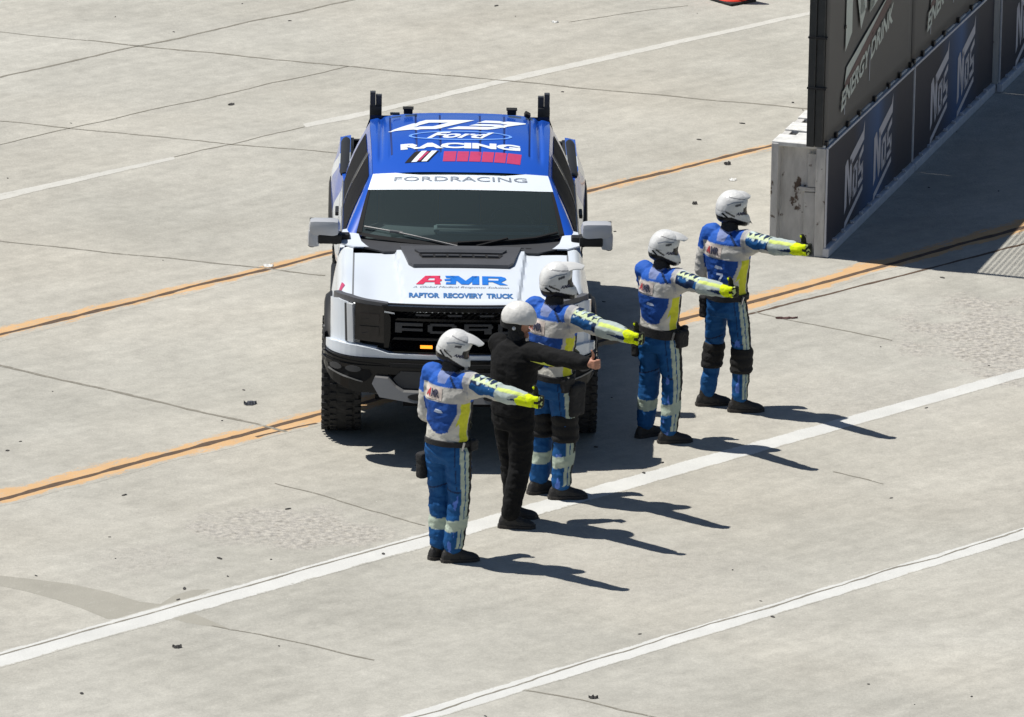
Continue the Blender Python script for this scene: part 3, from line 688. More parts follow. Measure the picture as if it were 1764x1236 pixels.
# ---- hood scoop, cowl
scoop = [(-.49, .44), (-.46, .28), (-.42, .02), (-.38, -.05), (.38, -.05), (.42, .02), (.46, .28), (.49, .44)]
mapped('hood_scoop', flat([scoop]), lambda u, v, w_: Vector((u, v, HZ(u, v)+.004+w_*(1-.5*sm(.08, .36, v)))), M['scoop'], T, step=.04, th=.028)
mapped('scoop_opening', flat([[(-.34, .19), (-.31, .10), (.31, .10), (.34, .19)]]), lambda u, v, w_: Vector((u, v, HZ(u, v)+.034+w_)), M['void'], T, step=.1)
for k in range(6):
    x0 = -.31+k*.105; mapped('scoop_vane', flat([[(x0, .115), (x0+.085, .115), (x0+.085, .14), (x0, .14)]]), lambda u, v, w_: Vector((u, v, HZ(u, v)+.036+w_)), M['tg'], T, step=1, th=.012)
mapped('scoop_lip', flat([[(-.33, .22), (.33, .22), (.37, .30), (-.37, .30)]]), lambda u, v, w_: Vector((u, v, HZ(u, v)+.02+w_)), M['tg'], T, step=.1, th=.018)
mapped('cowl', flat([[(-.84, .66), (-.78, .50), (-.62, .375), (.62, .375), (.78, .50), (.84, .66), (.79, .78), (.5, .66), (0, .60), (-.5, .66), (-.79, .78)]]), lambda u, v, w_: Vector((u, v, 1.402+.03*(v-.5)-.02*u*u+w_)), M['tg'], T, step=.06, th=.014)
for k in range(9): mapped('cowl_vent', flat([[(.03+k*.062, .48), (.075+k*.062, .48), (.075+k*.062, .495), (.03+k*.062, .495)]]), lambda u, v, w_: Vector((u, v, 1.419+.03*(v-.5)-.02*u*u+w_)), M['void'], T, step=1)
# ---- windscreen
def WS(xn, s_, w_=0):
    hw = lerp(.845, .712, s_); x = xn*hw; y = lerp(.53, 1.31, s_)+lerp(.22, .07, s_)*xn*xn; z = lerp(1.412, 1.835, s_)+lerp(.025, -.045, s_)*xn*xn+.025*math.sin(math.pi*s_)
    return Vector((x, y, z))+Vector((xn*.35, -.5, .8)).normalized()*w_
def ws_grid(name, s0_, s1_, mat, off, xm=1, th=0):
    bm = bmesh.new(); V = []
    for j in range(17): V.append([bm.verts.new(WS(xm*(i/12-1), lerp(s0_, s1_, j/16), off)) for i in range(25)])
    for a, b in zip(V, V[1:]):
        for i in range(24): bm.faces.new((a[i], a[i+1], b[i+1], b[i]))
    return done(name, bm, mat, T, smooth=True)
ws_grid('windscreen', .03, .98, M['glass'], 0, .985)
def ban(u, v, w_): return WS(u, v, .004+w_)
top_ = [(-1, 1.0), (-.74, 1.0), (-.62, .975), (-.45, .955), (.50, .955), (.62, .975), (.74, 1.0), (1, 1.0)]
bot_ = [(1, .70), (.7, .715), (.35, .725), (0, .73), (-.35, .725), (-.7, .715), (-1, .70)]
mapped('banner_strip', flat([top_+bot_]), ban, M['pale'], T, step=.08)
tx = text('FORDRACING', .070, 0, .855, width=1.48, bold=.0)
mapped('banner_lettering', tx, lambda u, v, w_: WS(u, v, .008), M['greytext'], T, step=.1)
for s in (-1, 1):
    mapped('glass_edge', flat([[(s*.95, .02), (s*1.0, .02), (s*1.0, .69), (s*.975, .69)]]), ban, M['void'], T, step=.05)
mapped('glass_edge', flat([[(-1, .0), (1, .0), (1, .045), (-1, .045)]]), ban, M['void'], T, step=.05)
# ---- roof
def RF(xn, t, w_=0):
    hw = lerp(.715, .745, min(1, t*1.3)); yfz = 1.31+.07*xn*xn; y = lerp(yfz, 2.80, t); x = xn*hw
    z = 1.965-.13*(1-min(1, t/.62))**2.2-.05*xn**4-.018*xn*xn-.012*sm(.8, 1, t)
    a = abs(x)
    if t > .18 and t < .97:
        for c in (.575, .365, .165): z -= .007*math.exp(-((a-c)/.010)**2)
    for c in (.655,): z -= .020*math.exp(-((a-c)/.018)**2)*sm(.10, .25, t)
    return Vector((x, y, z+w_))
bm = bmesh.new(); V = []
for j in range(41): V.append([bm.verts.new(RF(i/100-1, j/40)) for i in range(201)])
for a, b in zip(V, V[1:]):
    for i in range(200): bm.faces.new((a[i], a[i+1], b[i+1], b[i]))
done('roof', bm, M['tb'], T, smooth=True)
def yt(y, xn=0): return (y-1.31-.07*xn*xn)/(2.80-1.31-.07*xn*xn)
rm = lambda off=.004: (lambda u, v, w_: RF(u/.74, yt(v, u/.74), off+w_))
mapped('groove_shade_strip', flat([rect(c*s-.0075, 1.66, c*s+.0075, 2.78) for c in (.575, .365, .165) for s in (-1, 1)]), rm(.0015), M['groove_shade'], T, step=.005, stepv=.05)  # dark strips paint shade into the shallow roof grooves
Y0, Y1 = 2.21, 2.51   # the big 03
def it(P, x0, y0, k, h): return [[(x0+a*k+(b-.5)*.32*1, y0+b*h) for a, b in p] for p in P]
zero = [[(0, 0), (1, 0), (1, .30), (0, .30)], [(0, .70), (1, .70), (1, 1), (0, 1)], [(0, .30), (.30, .30), (.30, .70), (0, .70)], [(.70, .30), (1, .30), (1, .70), (.70, .70)]]
three = [[(0, 0), (.92, 0), (1, .12), (1, .30), (0, .30)], [(.02, .74), (1, .74), (1, .9), (.92, 1), (.0, 1)], [(.15, .40), (.75, .40), (.75, .60), (.15, .60)], [(.75, .26), (1, .26), (1, .74), (.75, .74)]]
mapped('roof_number', flat(it(zero, -.44, Y0, .40, Y1-Y0)), rm(), M['pale'], T, step=.03)
mapped('roof_number', flat(it(three, .05, Y0, .36, Y1-Y0)), rm(), M['pale'], T, step=.03)
mapped('roof_oval', flat(ringpoly(0, 2.03, .43, .125, .026, 40)), rm(), M['ltblue'], T, step=.05)
mapped('roof_script', text('Ford', .17, 0, 1.955, width=.46, shear=.6, bold=.035), rm(), M['pale'], T, step=.05)
mapped('roof_lettering', text('RACING', .12, 0, 1.72, width=1.0, bold=.06), rm(), M['pale'], T, step=.05)
def par(x, w_, y0, y1, sh): return [(x, y0), (x+w_, y0), (x+w_+sh, y1), (x+sh, y1)]
mapped('roof_stripe_patch', flat([par(-.47, .20, 1.48, 1.67, .09)]), rm(), M['void'], T, step=.05)
mapped('roof_stripe', flat([par(-.415, .045, 1.48, 1.67, .09), par(-.33, .045, 1.48, 1.67, .09)]), rm(.006), M['pale'], T, step=.05)
mapped('roof_stripe', flat([par(-.365, .025, 1.50, 1.65, .08)]), rm(.006), M['rose'], T, step=.05)
for k_, (x0, x1) in enumerate(((-.15, -.045), (-.035, .06), (.07, .165), (.175, .27), (.28, .375), (.385, .50))):
    mapped('roof_word', flat([par(x0, x1-x0, 1.48, 1.66, .012)]), rm(.003), M['rose'], T, step=.05)
for s in (-1, 1):
    bm = bmesh.new(); box(bm, (s*.43, 2.74, 1.985), (.075, .06, .05), bev=.008); box(bm, (s*.43, 2.74, 2.008), (.09, .08, .008)); done('roof_beacon', bm, M['void'], T)
bm = bmesh.new(); box(bm, (.56, 2.74, 1.96), (.05, .10, .035), Matrix.Rotation(.5, 3, 'Y'), .01); done('antenna', bm, M['void'], T)
bm = bmesh.new(); box(bm, (-.54, 2.72, 1.962), (.08, .05, .014), bev=.004); done('antenna', bm, M['tk'], T)
# ---- greenhouse sides
def SS(s): 
    def f(u, v, w_):
        top = RF(1, max(0, min(1, yt(max(1.38, u), 1)))).z-.004; tx_ = RF(1, max(0, min(1, yt(max(1.38, u), 1)))).x+.002; x = lerp(.955, tx_, v)+.02*math.sin(math.pi*v)
        return Vector((s*(x+w_), u, lerp(1.37, top, v)))
    return f
def pill(v): return lerp(.70, 1.39, v)
M['sidewin'] = pbr('painted_dark_opening', (.008, .008, .010), .7, spec=.15)  # flat dark panels paint the unlit cab behind the side windows
for s in (-1, 1):
    mapped('side_frame', flat([[(.70, 0), (2.82, 0), (2.78, .5), (2.72, 1), (1.39, 1), (1.05, .5)]]), SS(s), M['tb'], T, step=.12, stepv=.1)
    for nm, q in (('side_window', [(.86, .05), (1.84, .05), (1.84, .92), (1.47, .92), (1.19, .52)]), ('side_window', [(1.93, .05), (2.62, .05), (2.60, .5), (2.52, .90), (1.93, .90)])):
        mapped(nm, flat([q]), lambda u, v, w_, s=s: SS(s)(u, v, .006+w_), M['sidewin'], T, step=.12, stepv=.1)
    mapped('window_trim', flat([[(1.85, .02), (1.92, .02), (1.92, .93), (1.85, .93)]]), lambda u, v, w_, s=s: SS(s)(u, v, .010), M['tg'], T, step=.5, stepv=.1)
    mapped('window_trim', flat([[(.80, -.02), (2.70, -.02), (2.70, .035), (.84, .035)]]), lambda u, v, w_, s=s: SS(s)(u, v, .012), M['silver'], T, step=.12)
    # pillar filler joining windscreen edge and side frame
    bm = bmesh.new(); V = []
    for j in range(13):
        t = j/12; a = WS(s*1.0, t, .002); b = SS(s)(pill(t), t, 0); b.z = lerp(1.37, RF(1, .001).z, t)
        V.append([bm.verts.new(a), bm.verts.new(a.lerp(b, .5)+Vector((s*.018, -.012, .006))), bm.verts.new(b)])
    for a, b in zip(V, V[1:]):
        for i in range(2): bm.faces.new((a[i], a[i+1], b[i+1], b[i]))
    bmesh.ops.recalc_face_normals(bm, faces=bm.faces[:]); done('windscreen_pillar', bm, M['tb'], T, smooth=True)
    # door cut lines and handle on the side
    for yy_ in (.72, 1.88, 2.78): mapped('shut_line', flat([rect(yy_, .08, yy_+.012, .98)]), lambda u, v, w_, s=s: Vector((s*1, 1, 1))*side(u, v)+Vector((s*.003, 0, 0)), M['shut'], T, step=1, stepv=.08)
    for yy_ in (1.62, 2.52):
        bm = bmesh.new(); box(bm, (s*1.012, yy_, 1.15), (.03, .20, .035), bev=.008); done('door_handle', bm, M['tm'], T)
# belt shelf between window line and body side top
for s in (-1, 1):
    bm = bmesh.new(); V = []
    for j in range(23):
        y = .60+j*.1; V.append([bm.verts.new((s*(xtop(y)-.03), y, ztop(y)+.003)), bm.verts.new((s*.93, y, 1.392)), bm.verts.new((s*.80, y, 1.37))])
    for a, b in zip(V, V[1:]):
        for i in range(2): bm.faces.new((a[i], a[i+1], b[i+1], b[i]))
    bmesh.ops.recalc_face_normals(bm, faces=bm.faces[:]); done('belt_moulding', bm, M['tb'], T)
    # white corner between hood, windscreen and mirror
    mapped('fender_cap', flat([[(s*.74, .50), (s*.86, .50), (s*.965, .60), (s*.955, .86), (s*.88, .90), (s*.83, .78), (s*.80, .62)]]), lambda u, v, w_: Vector((u, v, 1.395+.05*sm(.5, .85, v)-.3*max(0, abs(u)-.88)**1.5+w_)), M['tw'], T, step=.05, th=.012)
bm = bmesh.new(); box(bm, (0, 2.80, 1.15), (1.80, .05, .60)); done('cab_rear', bm, M['tb'], T)
bm = bmesh.new(); V = [bm.verts.new(c) for c in ((-.74, 2.795, 1.925), (.74, 2.795, 1.925), (.92, 2.83, 1.38), (-.92, 2.83, 1.38))]; bm.faces.new(V); done('rear_window', bm, M['lampglass'], T)
# ---- interior
bm = bmesh.new(); box(bm, (0, .98, 1.36), (1.56, .52, .12), bev=.04);  box(bm, (0, 1.0, 1.10), (1.6, .3, .5)); done('dashboard', bm, M['dash'], T)
bm = bmesh.new(); box(bm, (.24, .84, 1.44), (.86, .03, .022), bev=.008); box(bm, (-.20, .92, 1.45), (.03, .16, .022), bev=.008); box(bm, (.26, 1.0, 1.455), (.92, .02, .022), bev=.008); box(bm, (.70, .92, 1.45), (.03, .16, .022), bev=.008); done('dash_bezel', bm, M['bezel'], T)
bm = bmesh.new(); box(bm, (0, 1.9, .80), (1.7, 2.0, .1)); done('cab_floor', bm, M['seat'], T)
for x in (-.42, .42):
    bm = bmesh.new(); box(bm, (x, 1.75, 1.0), (.52, .5, .2), bev=.05); box(bm, (x, 2.0, 1.32), (.50, .16, .62), Matrix.Rotation(-.2, 3, 'X'), .05); box(bm, (x, 2.07, 1.70), (.26, .1, .18), bev=.03); done('seat', bm, M['seat'], T)
bm = bmesh.new(); n = 24
loft(bm, [[(.42+(.18+.018*math.cos(q))*math.cos(a), 1.32+.018*math.sin(q)+.35*(.18)*math.sin(a), 1.36+(.18+.018*math.cos(q))*math.sin(a)) for q in [k*math.pi/3 for k in range(6)]] for a in [i*2*math.pi/n for i in range(n+1)]], cap=False); box(bm, (.42, 1.32, 1.36), (.3, .04, .06)); done('steering_wheel', bm, M['seat'], T)
bm = bmesh.new(); box(bm, (0, 1.28, 1.74), (.26, .04, .07), bev=.015); done('rear_view_mirror', bm, M['void'], T)
# ---- wipers
def wiper(p, name='wiper', ps=(.0,)):
    bm = bmesh.new(); P = [WS(a, b, .022) for a, b in p]
    for a, b in zip(P, P[1:]): cyl(bm, a, b, .0075, n=6)
    box(bm, P[1], (.11, .03, .022), Matrix.Rotation(.12, 3, 'Y'), .006); return done(name, bm, M['silver'] if name == 'wiper' else M['void'], T)
wiper([(-.93, .115), (-.62, .10), (-.42, .07), (-.03, -.02)])
bm = bmesh.new(); P = [WS(a, b, .02) for a, b in ((-.03, .02), (.2, .035), (.45, .03), (.72, .03), (.93, .06))]
for a, b in zip(P, P[1:]): cyl(bm, a, b, .013, n=6)
cyl(bm, WS(.15, -.02, .02), WS(.45, .05, .03), .012, n=6); done('wiper', bm, M['void'], T)
# ---- mirrors
for s in (-1, 1):
    e = bpy.data.objects.new('side_mirror', None)
    bm = bmesh.new(); box(bm, (s*1.10, .66, 1.53), (.25, .15, .14), Matrix.Rotation(s*.04, 3, 'Z'), .048); box(bm, (s*1.185, .665, 1.44), (.095, .13, .15), None, .03)
    o = done('side_mirror', bm, M['mirror_cap'], T, angle=50)
    bm = bmesh.new(); box(bm, (s*1.055, .655, 1.44), (.19, .125, .085), None, .015); box(bm, (s*.965, .70, 1.43), (.14, .10, .07), None, .015); ball(bm, (s*1.20, .66, 1.372), .022, scale=(1.5, 1, 1)); done('mirror_arm', bm, M['tm'], o)
    bm = bmesh.new(); box(bm, (s*1.12, .737, 1.53), (.20, .006, .11), None); done('mirror_glass', bm, M['silver'], o)
# ---- wheel arch flares
for s in (-1, 1):
    for ya, nm in ((0, 'front'), (WB, 'rear')):
        bm = bmesh.new(); rings = []
        for i in range(31):
            a = lerp(.12, math.pi-.52, i/30); c, q = math.cos(a), math.sin(a)
            def P_(r, x): return (s*x, ya+r*c, .46+r*q)
            rings.append([P_(.585, .93), P_(.585, 1.075), P_(.60, 1.09), P_(.65, 1.08), P_(.685, 1.04), P_(.69, 1.0), P_(.68, .93)])
        loft(bm, rings); bmesh.ops.recalc_face_normals(bm, faces=bm.faces[:]); done('wheel_flare', bm, M['tm'], T, angle=35)
    bm = bmesh.new(); box(bm, (s*1.086, -.46, .955), (.012, .05, .10), Matrix.Rotation(0, 3, 'X'), .003); done('side_marker', bm, M['silver'], T)
    bm = bmesh.new(); box(bm, (s*.98, 1.85, .52), (.16, 2.3, .06), None, .02); done('running_board', bm, M['tm'], T)
# ---- wheels
def wheel(name, loc, s, parent, rot=None, r=.47, w_=.315, lugs=True):
    e = bpy.data.objects.new(name, None); col.objects.link(e); e.parent = parent; e.location = loc
    if rot: e.rotation_euler = rot
    prof = [(-.5, .30), (-.50, .38), (-.485, .44), (-.43, .463), (-.30, .468), (-.12, .47), (.12, .47), (.30, .468), (.43, .463), (.485, .44), (.50, .38), (.5, .30)]
    n = 120; bm = bmesh.new(); rings = []
    for i in range(n):
        a = 2*math.pi*i/n; rr = []
        for k, (x, q) in enumerate(prof):
            d = 0
            if q > .43 and lugs:
                ph = (i+(2 if k % 2 else 0)) % 5; d = -.009 if ph < 2 else 0
                if k in (4, 7): d -= .008
            rr.append((x*w_, (q+d)*r/.47*math.cos(a), (q+d)*r/.47*math.sin(a)))
        rings.append(rr)
    loft(bm, rings+[rings[0]], cap=False, closed=False); bmesh.ops.remove_doubles(bm, verts=bm.verts[:], dist=1e-5)
    # shoulder lugs
    for i in range(40 if lugs else 0):
        a = 2*math.pi*(i+.5)/40
        for x, da in ((.425, 0), (-.425, .07), (.2, .05), (-.2, .02)):
            rr = .462 if abs(x) > .3 else .466
            m_ = Matrix.Rotation(a+da, 3, 'X'); c = m_ @ Vector((x*w_, 0, rr*r/.47)); box(bm, c, (.05, .036, .018), m_, .003)
    bmesh.ops.recalc_face_normals(bm, faces=bm.faces[:]); done('tyre', bm, M['rubber'], e)
    bm = bmesh.new()
    cyl(bm, (-w_*.40, 0, 0), (w_*.40, 0, 0), .30*r/.47, n=40); done('rim_barrel', bm, M['void'], e)
    bm = bmesh.new()
    for k in range(6):
        a = k*math.pi/3; m_ = Matrix.Rotation(a, 3, 'X'); box(bm, m_ @ Vector((s*w_*.42, 0, .16)), (.03, .06, .26), m_, .008)
    cyl(bm, (s*w_*.40, 0, 0), (s*w_*.48, 0, 0), .075, n=20)
    loft(bm, [[(s*w_*(.40+.06*math.cos(q)), (.29+.014*math.sin(q))*math.cos(a), (.29+.014*math.sin(q))*math.sin(a)) for q in [k*math.pi/3 for k in range(6)]] for a in [i*2*math.pi/36 for i in range(37)]], cap=False)
    done('rim', bm, M['rim'], e); return e
for s in (-1, 1):
    wheel('wheel', (s*.945, 0, .465), s, T); wheel('wheel', (s*.895, WB, .465), s, T)
    wheel('spare_wheel', (s*.60, 3.35, 1.12), s, T, rot=(0, -s*.30, 0), r=.44, w_=.20, lugs=False)
# ---- bed
bm = bmesh.new(); box(bm, (0, 3.63, .88), (1.80, 1.50, .04)); box(bm, (0, 2.88, 1.12), (1.84, .03, .46)); box(bm, (0, 4.39, 1.05), (1.92, .05, .46))
for s in (-1, 1): box(bm, (s*.90, 3.63, 1.08), (.03, 1.50, .44))
done('bed', bm, M['tm'], T)
for s in (-1, 1):
    bm = bmesh.new(); rr = []
    for i in range(17):
        y = lerp(2.86, 4.40, i/16); e = 1-(.55 if i == 16 else .2 if i in (0, 15) else 0); z = ztop(y)+.012
        rr.append([Vector((s*(.945+.052*e*math.cos(q)), y, z-.02+.030*e*max(-.3, math.sin(q)))) for q in [k*math.pi/6 for k in range(12)]])
    loft(bm, rr); bmesh.ops.recalc_face_normals(bm, faces=bm.faces[:]); done('bed_rail_cap', bm, M['tm'], T, angle=60)
bm = bmesh.new()
for s in (-1, 1):
    box(bm, (s*.70, 2.95, 1.42), (.10, .06, 1.10)); box(bm, (s*.725, 2.95, 2.03), (.045, .06, .13)); box(bm, (s*.675, 2.965, 2.01), (.05, .05, .11)); box(bm, (s*.665, 4.3, 1.02), (.06, .06, .5))
box(bm, (0, 2.95, 1.30), (1.36, .05, .06)); box(bm, (0, 4.3, 1.25), (1.36, .05, .06))
for s in (-1, 1): box(bm, (s*.70, 3.62, 1.27), (.05, 1.36, .05))
done('equipment_rack', bm, M['tg'], T)
bm = bmesh.new(); box(bm, (0, 3.7, 1.05), (.7, .8, .30), None, .02); done('storage_box', bm, M['tg'], T)
bm = bmesh.new(); box(bm, (0, 4.46, .62), (1.86, .16, .18), None, .03); done('rear_bumper', bm, M['tm'], T)
for s in (-1, 1):
    bm = bmesh.new(); box(bm, (s*.90, 4.43, 1.08), (.14, .03, .38), None, .01); done('tail_light', bm, M['red'], T)
# ---- hood decals
A_red = [[(0, 0), (1.0, 1), (1.65, 1), (.75, 0)], [(.9, .72), (1.2, 1), (2.55, 1), (2.5, .74)], [(.5, .26), (.72, .46), (2.1, .46), (2.1, .26)], [(1.95, 0), (1.95, 1), (2.55, 1), (2.5, .66), (2.7, .55), (2.7, .40), (2.5, .34), (2.6, 0)]]
A_blue = [[(3.05, 1), (3.7, 1), (3.7, .74), (3.15, .74)], [(2.98, .6), (3.7, .66), (3.7, .38), (3.0, .42)], [(3.1, 0), (3.7, 0), (3.7, .24), (3.18, .26)], [(3.6, 0), (3.6, 1), (4.3, 1), (4.15, 0)], [(3.6, 1), (4.45, 1), (5.3, .35), (5.1, 0), (4.75, 0)], [(4.9, .2), (5.9, 1), (6.5, 1), (5.5, 0), (5.1, 0)], [(5.85, 0), (5.85, 1), (6.6, 1), (6.6, 0)],
          [(6.9, 0), (6.9, 1), (7.55, 1), (7.55, 0)], [(7.5, .78), (7.5, 1), (8.9, 1), (9.3, .88), (8.9, .78)], [(8.6, .8), (9.3, .9), (9.45, .68), (9.2, .50), (8.6, .45)], [(7.5, .34), (7.5, .52), (9.2, .52), (8.9, .34)], [(7.9, .38), (8.7, .38), (9.6, 0), (8.75, 0)]]
def sc2(P, x0, y0, kx, ky): return [[(x0+a*kx, y0+b*ky) for a, b in p] for p in P]
mapped('hood_logo', flat(sc2(A_red, -.36, -.45, .0765, .20)), hm(.004), M['red'], T, step=.06)
mapped('hood_logo', flat(sc2(A_blue, -.36, -.45, .0765, .20)), hm(.004), M['blue'], T, step=.06)
mapped('hood_tagline', text('A Global Medical Response Solution', .055, .0, -.545, width=.76, shear=.3), hm(.004), M['greytext'], T, step=.08)
mapped('hood_lettering', text('RAPTOR  RECOVERY  TRUCK', 0.115, .0, -.765, width=.83, bold=.05), hm(.004), M['navy'], T, step=.06)
mapped('fender_mark', flat([[(-.985, -.62), (-.955, -.66), (-.925, -.50), (-.95, -.36)], ]), hm(.004), M['rose'], T, step=.02)

# ------------------------------------------------------------------ people
M['cloth'] = cloth_mat('crew_suit_cloth'); M['blackcloth'] = cloth_mat('black_suit_cloth', .9)
M['skin'] = pbr('skin', (.42, .20, .13), .55, var=.12, sc_=25)
M['undersuit'] = pbr('dark_undersuit', (.02, .02, .022), .9)
M['helmet_paint'] = cloth_mat('helmet_shell', .3)
M['boot'] = pbr('black_boot_leather', (.022, .020, .019), .6, var=.3, sc_=25, bump=.3); M['sole'] = pbr('boot_sole', (.045, .04, .036), .85)
M['webbing'] = pbr('black_webbing', (.014, .014, .015), .85, var=.4, sc_=30, bump=.5); M['pad'] = pbr('knee_pad_shell', (.007, .0065, .0065), .85, var=.4, sc_=20, bump=.4)
M['lens'] = pbr('goggle_lens', (.02, .02, .025), .08, coat=1); M['buckle'] = pbr('metal_buckle', (.5, .5, .5), .35, metal=.8)
M['patch_dark'] = pbr('patch_dark_ink', (.05, .05, .09), .7); M['patch_red'] = pbr('patch_red_ink', (.50, .06, .07), .7); M['patch_bg'] = pbr('patch_reflective', (.66, .56, .50), .6)
M['piping'] = pbr('grey_green_reflective', (.40, .46, .38), .55, var=.1); M['print_lt'] = pbr('light_print', (.50, .58, .75), .7); M['limeprint'] = pbr('lime_print', (.55, .62, .08), .7)
M['hair'] = pbr('dark_hair', (.03, .018, .012), .8)
BLUE = (.008, .080, .245); ROYAL = (.020, .105, .46); NAVY = (.006, .022, .075); WHT = (.50, .485, .45); GRY = (.36, .36, .38); REFL = (.44, .51, .42); LIME = (.58, .68, .18); YEL = (.62, .63, .04); BLK = (.012, .012, .013); FLUO = (.66, .80, .0)
def V3(*a): return Vector(a)
def lift(me, amp, fr, seed=0, vert=1.0):
    """cloth folds: move each vertex along its normal"""
    n = [v.normal.copy() for v in me.vertices]
    for v, q in zip(me.vertices, n):
        p = v.co; k = noise.noise(Vector((p.x*fr, p.y*fr, p.z*fr*vert+seed)))
        k2 = 1-abs(noise.noise(Vector((p.x*fr*.9+seed, p.y*fr*.9, p.z*fr*1.5*vert))))*2
        v.co = p + q*amp*(k*.6+k2*.6-.3)
def person(P):
    s = P['h']/1.86; hd = R(P['heading']); Fv = V3(math.cos(hd), math.sin(hd), 0); Lv = V3(-math.sin(hd), math.cos(hd), 0); black = P.get('black')
    root = empty('person', (P['x'], P['y'], 0), label=P['label'], cat='person', group='recovery crew members standing in a line')
    def W(f, l, z): return (Fv*f + Lv*l + V3(0, 0, z))*s
    def loc(p): p = p/s; return p.dot(Fv), p.dot(Lv), p.z
    rs = P.get('seed', 0)
    stance = P.get('stance', .115); ff = P.get('foot_f', (0, 0))       # right, left forward offset
    lean = P.get('lean', 0)
    ank = {-1: V3(*W(ff[0], -stance, .10)), 1: V3(*W(ff[1], stance, .10))}
    hip = {g: W(0, g*.095, .93) for g in (-1, 1)}
    knee = {g: (ank[g]+hip[g])/2 + Fv*.035*s + Lv*g*.012*s for g in (-1, 1)}
    sh = {g: W(lean, g*.185, 1.475) for g in (-1, 1)}
    # arms
    az, el = R(P['arm'][0]), R(P['arm'][1]); ad = V3(math.cos(az)*math.cos(el), math.sin(az)*math.cos(el), math.sin(el))
    elb = {}; wr = {}
    elb[-1] = sh[-1] + (ad + V3(0, 0, P.get('sag', -.06))).normalized()*.29*s; wr[-1] = elb[-1] + (ad+V3(0, 0, -P.get('sag', -.06)*.8)).normalized()*.265*s
    el_l = P.get('lelbow', (-.05, .275, 1.20)); wr_l = P.get('lwrist', (.17, .20, 1.06))
    elb[1] = W(*el_l); wr[1] = W(*wr_l)
    hc = W(lean+P.get('head_f', .03), 0, 1.685)
    # ---------- body: one continuous surface, hands with separate fingers
    bm = bmesh.new()
    def torso(bm, prof, n=28, e=2.3):
        rings = []
        for z, a, b, f in prof:
            r = []
            for i in range(n):
                t = 2*math.pi*i/n; c, q = math.cos(t), math.sin(t)
                r.append(W(f+b*math.copysign(abs(c)**(2/e), c), a*math.copysign(abs(q)**(2/e), q), z))
            rings.append(r)
        loft(bm, rings)
    torso(bm, [(.84, .14, .10, 0), (.95, .155, .105, 0), (1.08, .135, .095, 0), (1.25, .155, .105, lean*.6), (1.40, .165, .10, lean), (1.48, .12, .075, lean), (1.50, .06, .06, lean)])
    chain(bm, [W(lean, 0, 1.46), W(lean+.01, 0, 1.60)], [.06*s, .055*s])
    for g in (-1, 1):
        chain(bm, [hip[g], knee[g], ank[g], ank[g]-V3(0, 0, .05*s)], [.085*s, .055*s, .04*s, .038*s])
        chain(bm, [sh[g], elb[g], wr[g]], [.055*s, .040*s, .028*s])
        ft = R(P['feet'][0 if g < 0 else 1]); fd = V3(math.cos(ft), math.sin(ft), 0); chain(bm, [ank[g]-V3(0, 0, .06*s)-fd*.02, ank[g]-V3(0, 0, .065*s)+fd*.15*s], [.035*s, .028*s])
    # head
    ha = R(P['head'][0]); hp = R(P['head'][1]); HF = V3(math.cos(ha)*math.cos(hp), math.sin(ha)*math.cos(hp), math.sin(hp)); HL = V3(-math.sin(ha), math.cos(ha), 0); HU = HF.cross(HL)
    HM = Matrix((HF, HL, HU)).transposed()
    def hp_(f, l, u): return hc + (HF*f+HL*l+HU*u)*s
    t = bmesh.new(); bmesh.ops.create_icosphere(t, subdivisions=3, radius=1)
    for v in t.verts:
        x, y, z = v.co; wz = 1-.22*max(0, -z)**1.5; v.co = hp_(x*.098*(1+.05*z)+(.012 if z < 0 else 0)*abs(z), y*.076*wz, z*.118)
    merge(bm, t)
    chain(bm, [hp_(.100, 0, .028), hp_(.118, 0, -.012)], [.010*s, .015*s]); ball(bm, hp_(.098, 0, -.055), .018*s, scale=(1, 1.4, .7), rot=HM); ball(bm, hp_(.085, 0, -.10), .026*s)
    for g in (-1, 1): ball(bm, hp_(-.005, g*.078, -.01), .022*s, scale=(1, .45, 1.5), rot=HM); chain(bm, [hp_(.088, g*.014, .035), hp_(.080, g*.048, .037)], [.010*s, .010*s])
    def hand(bm, w0, d, up, pal, k=1.0, ex=0):
        # palm, four unequal curled fingers, thumb from the side of the palm
        q = lambda a, b, c: w0 + (d*a+up*b+pal*c)*s
        chain(bm, [q(-.02, 0, 0), q(.025, 0, 0)], [.029*k*s+ex, .030*k*s+ex], 10)
        for b in (.022, .007, -.008, -.023): chain(bm, [q(.03, b*.8, 0), q(.083, b*1.12, -.004)], [.017*k*s+ex, .0135*k*s+ex], 8)
        for b, ln in ((.029, .038), (.0095, .043), (-.010, .039), (-.029, .031)):
            k0 = q(.086, b, -.006); k1 = q(.086+ln*.42, b*1.02, .018); k2 = q(.086+ln*.10, b*.98, .046); k3 = q(.062, b*.95, .040)
            chain(bm, [k0, k1, k2, k3], [.0105*k*s+ex, .0098*k*s+ex, .009*k*s+ex, .0085*k*s+ex], 8)
        chain(bm, [q(.022, .024, .012), q(.045, .052, .020), q(.052, .083, .014), q(.046, .110, .004)], [.015*k*s+ex, .0125*k*s+ex, .011*k*s+ex, .0095*k*s+ex], 8)
    hd_ = {}
    for g in (-1, 1):
        d = (wr[g]-elb[g]).normalized(); up = (V3(0, 0, 1)-d*d.z).normalized() if g < 0 else (V3(0, 0, 1)*.6+Lv*-.5+Fv*.3 - d*d.dot(V3(0, 0, 1)*.6+Lv*-.5+Fv*.3)).normalized()
        pal = d.cross(up) if g > 0 else up.cross(d)
        if P.get('thumb_up'): pass
        hd_[g] = (wr[g]+d*.02*s, d, up, pal); hand(bm, *hd_[g])
    me = remesh(bm, .0058, 2)
    me.materials.append(M['undersuit']); me.materials.append(M['skin']); me.materials.append(M['hair'])
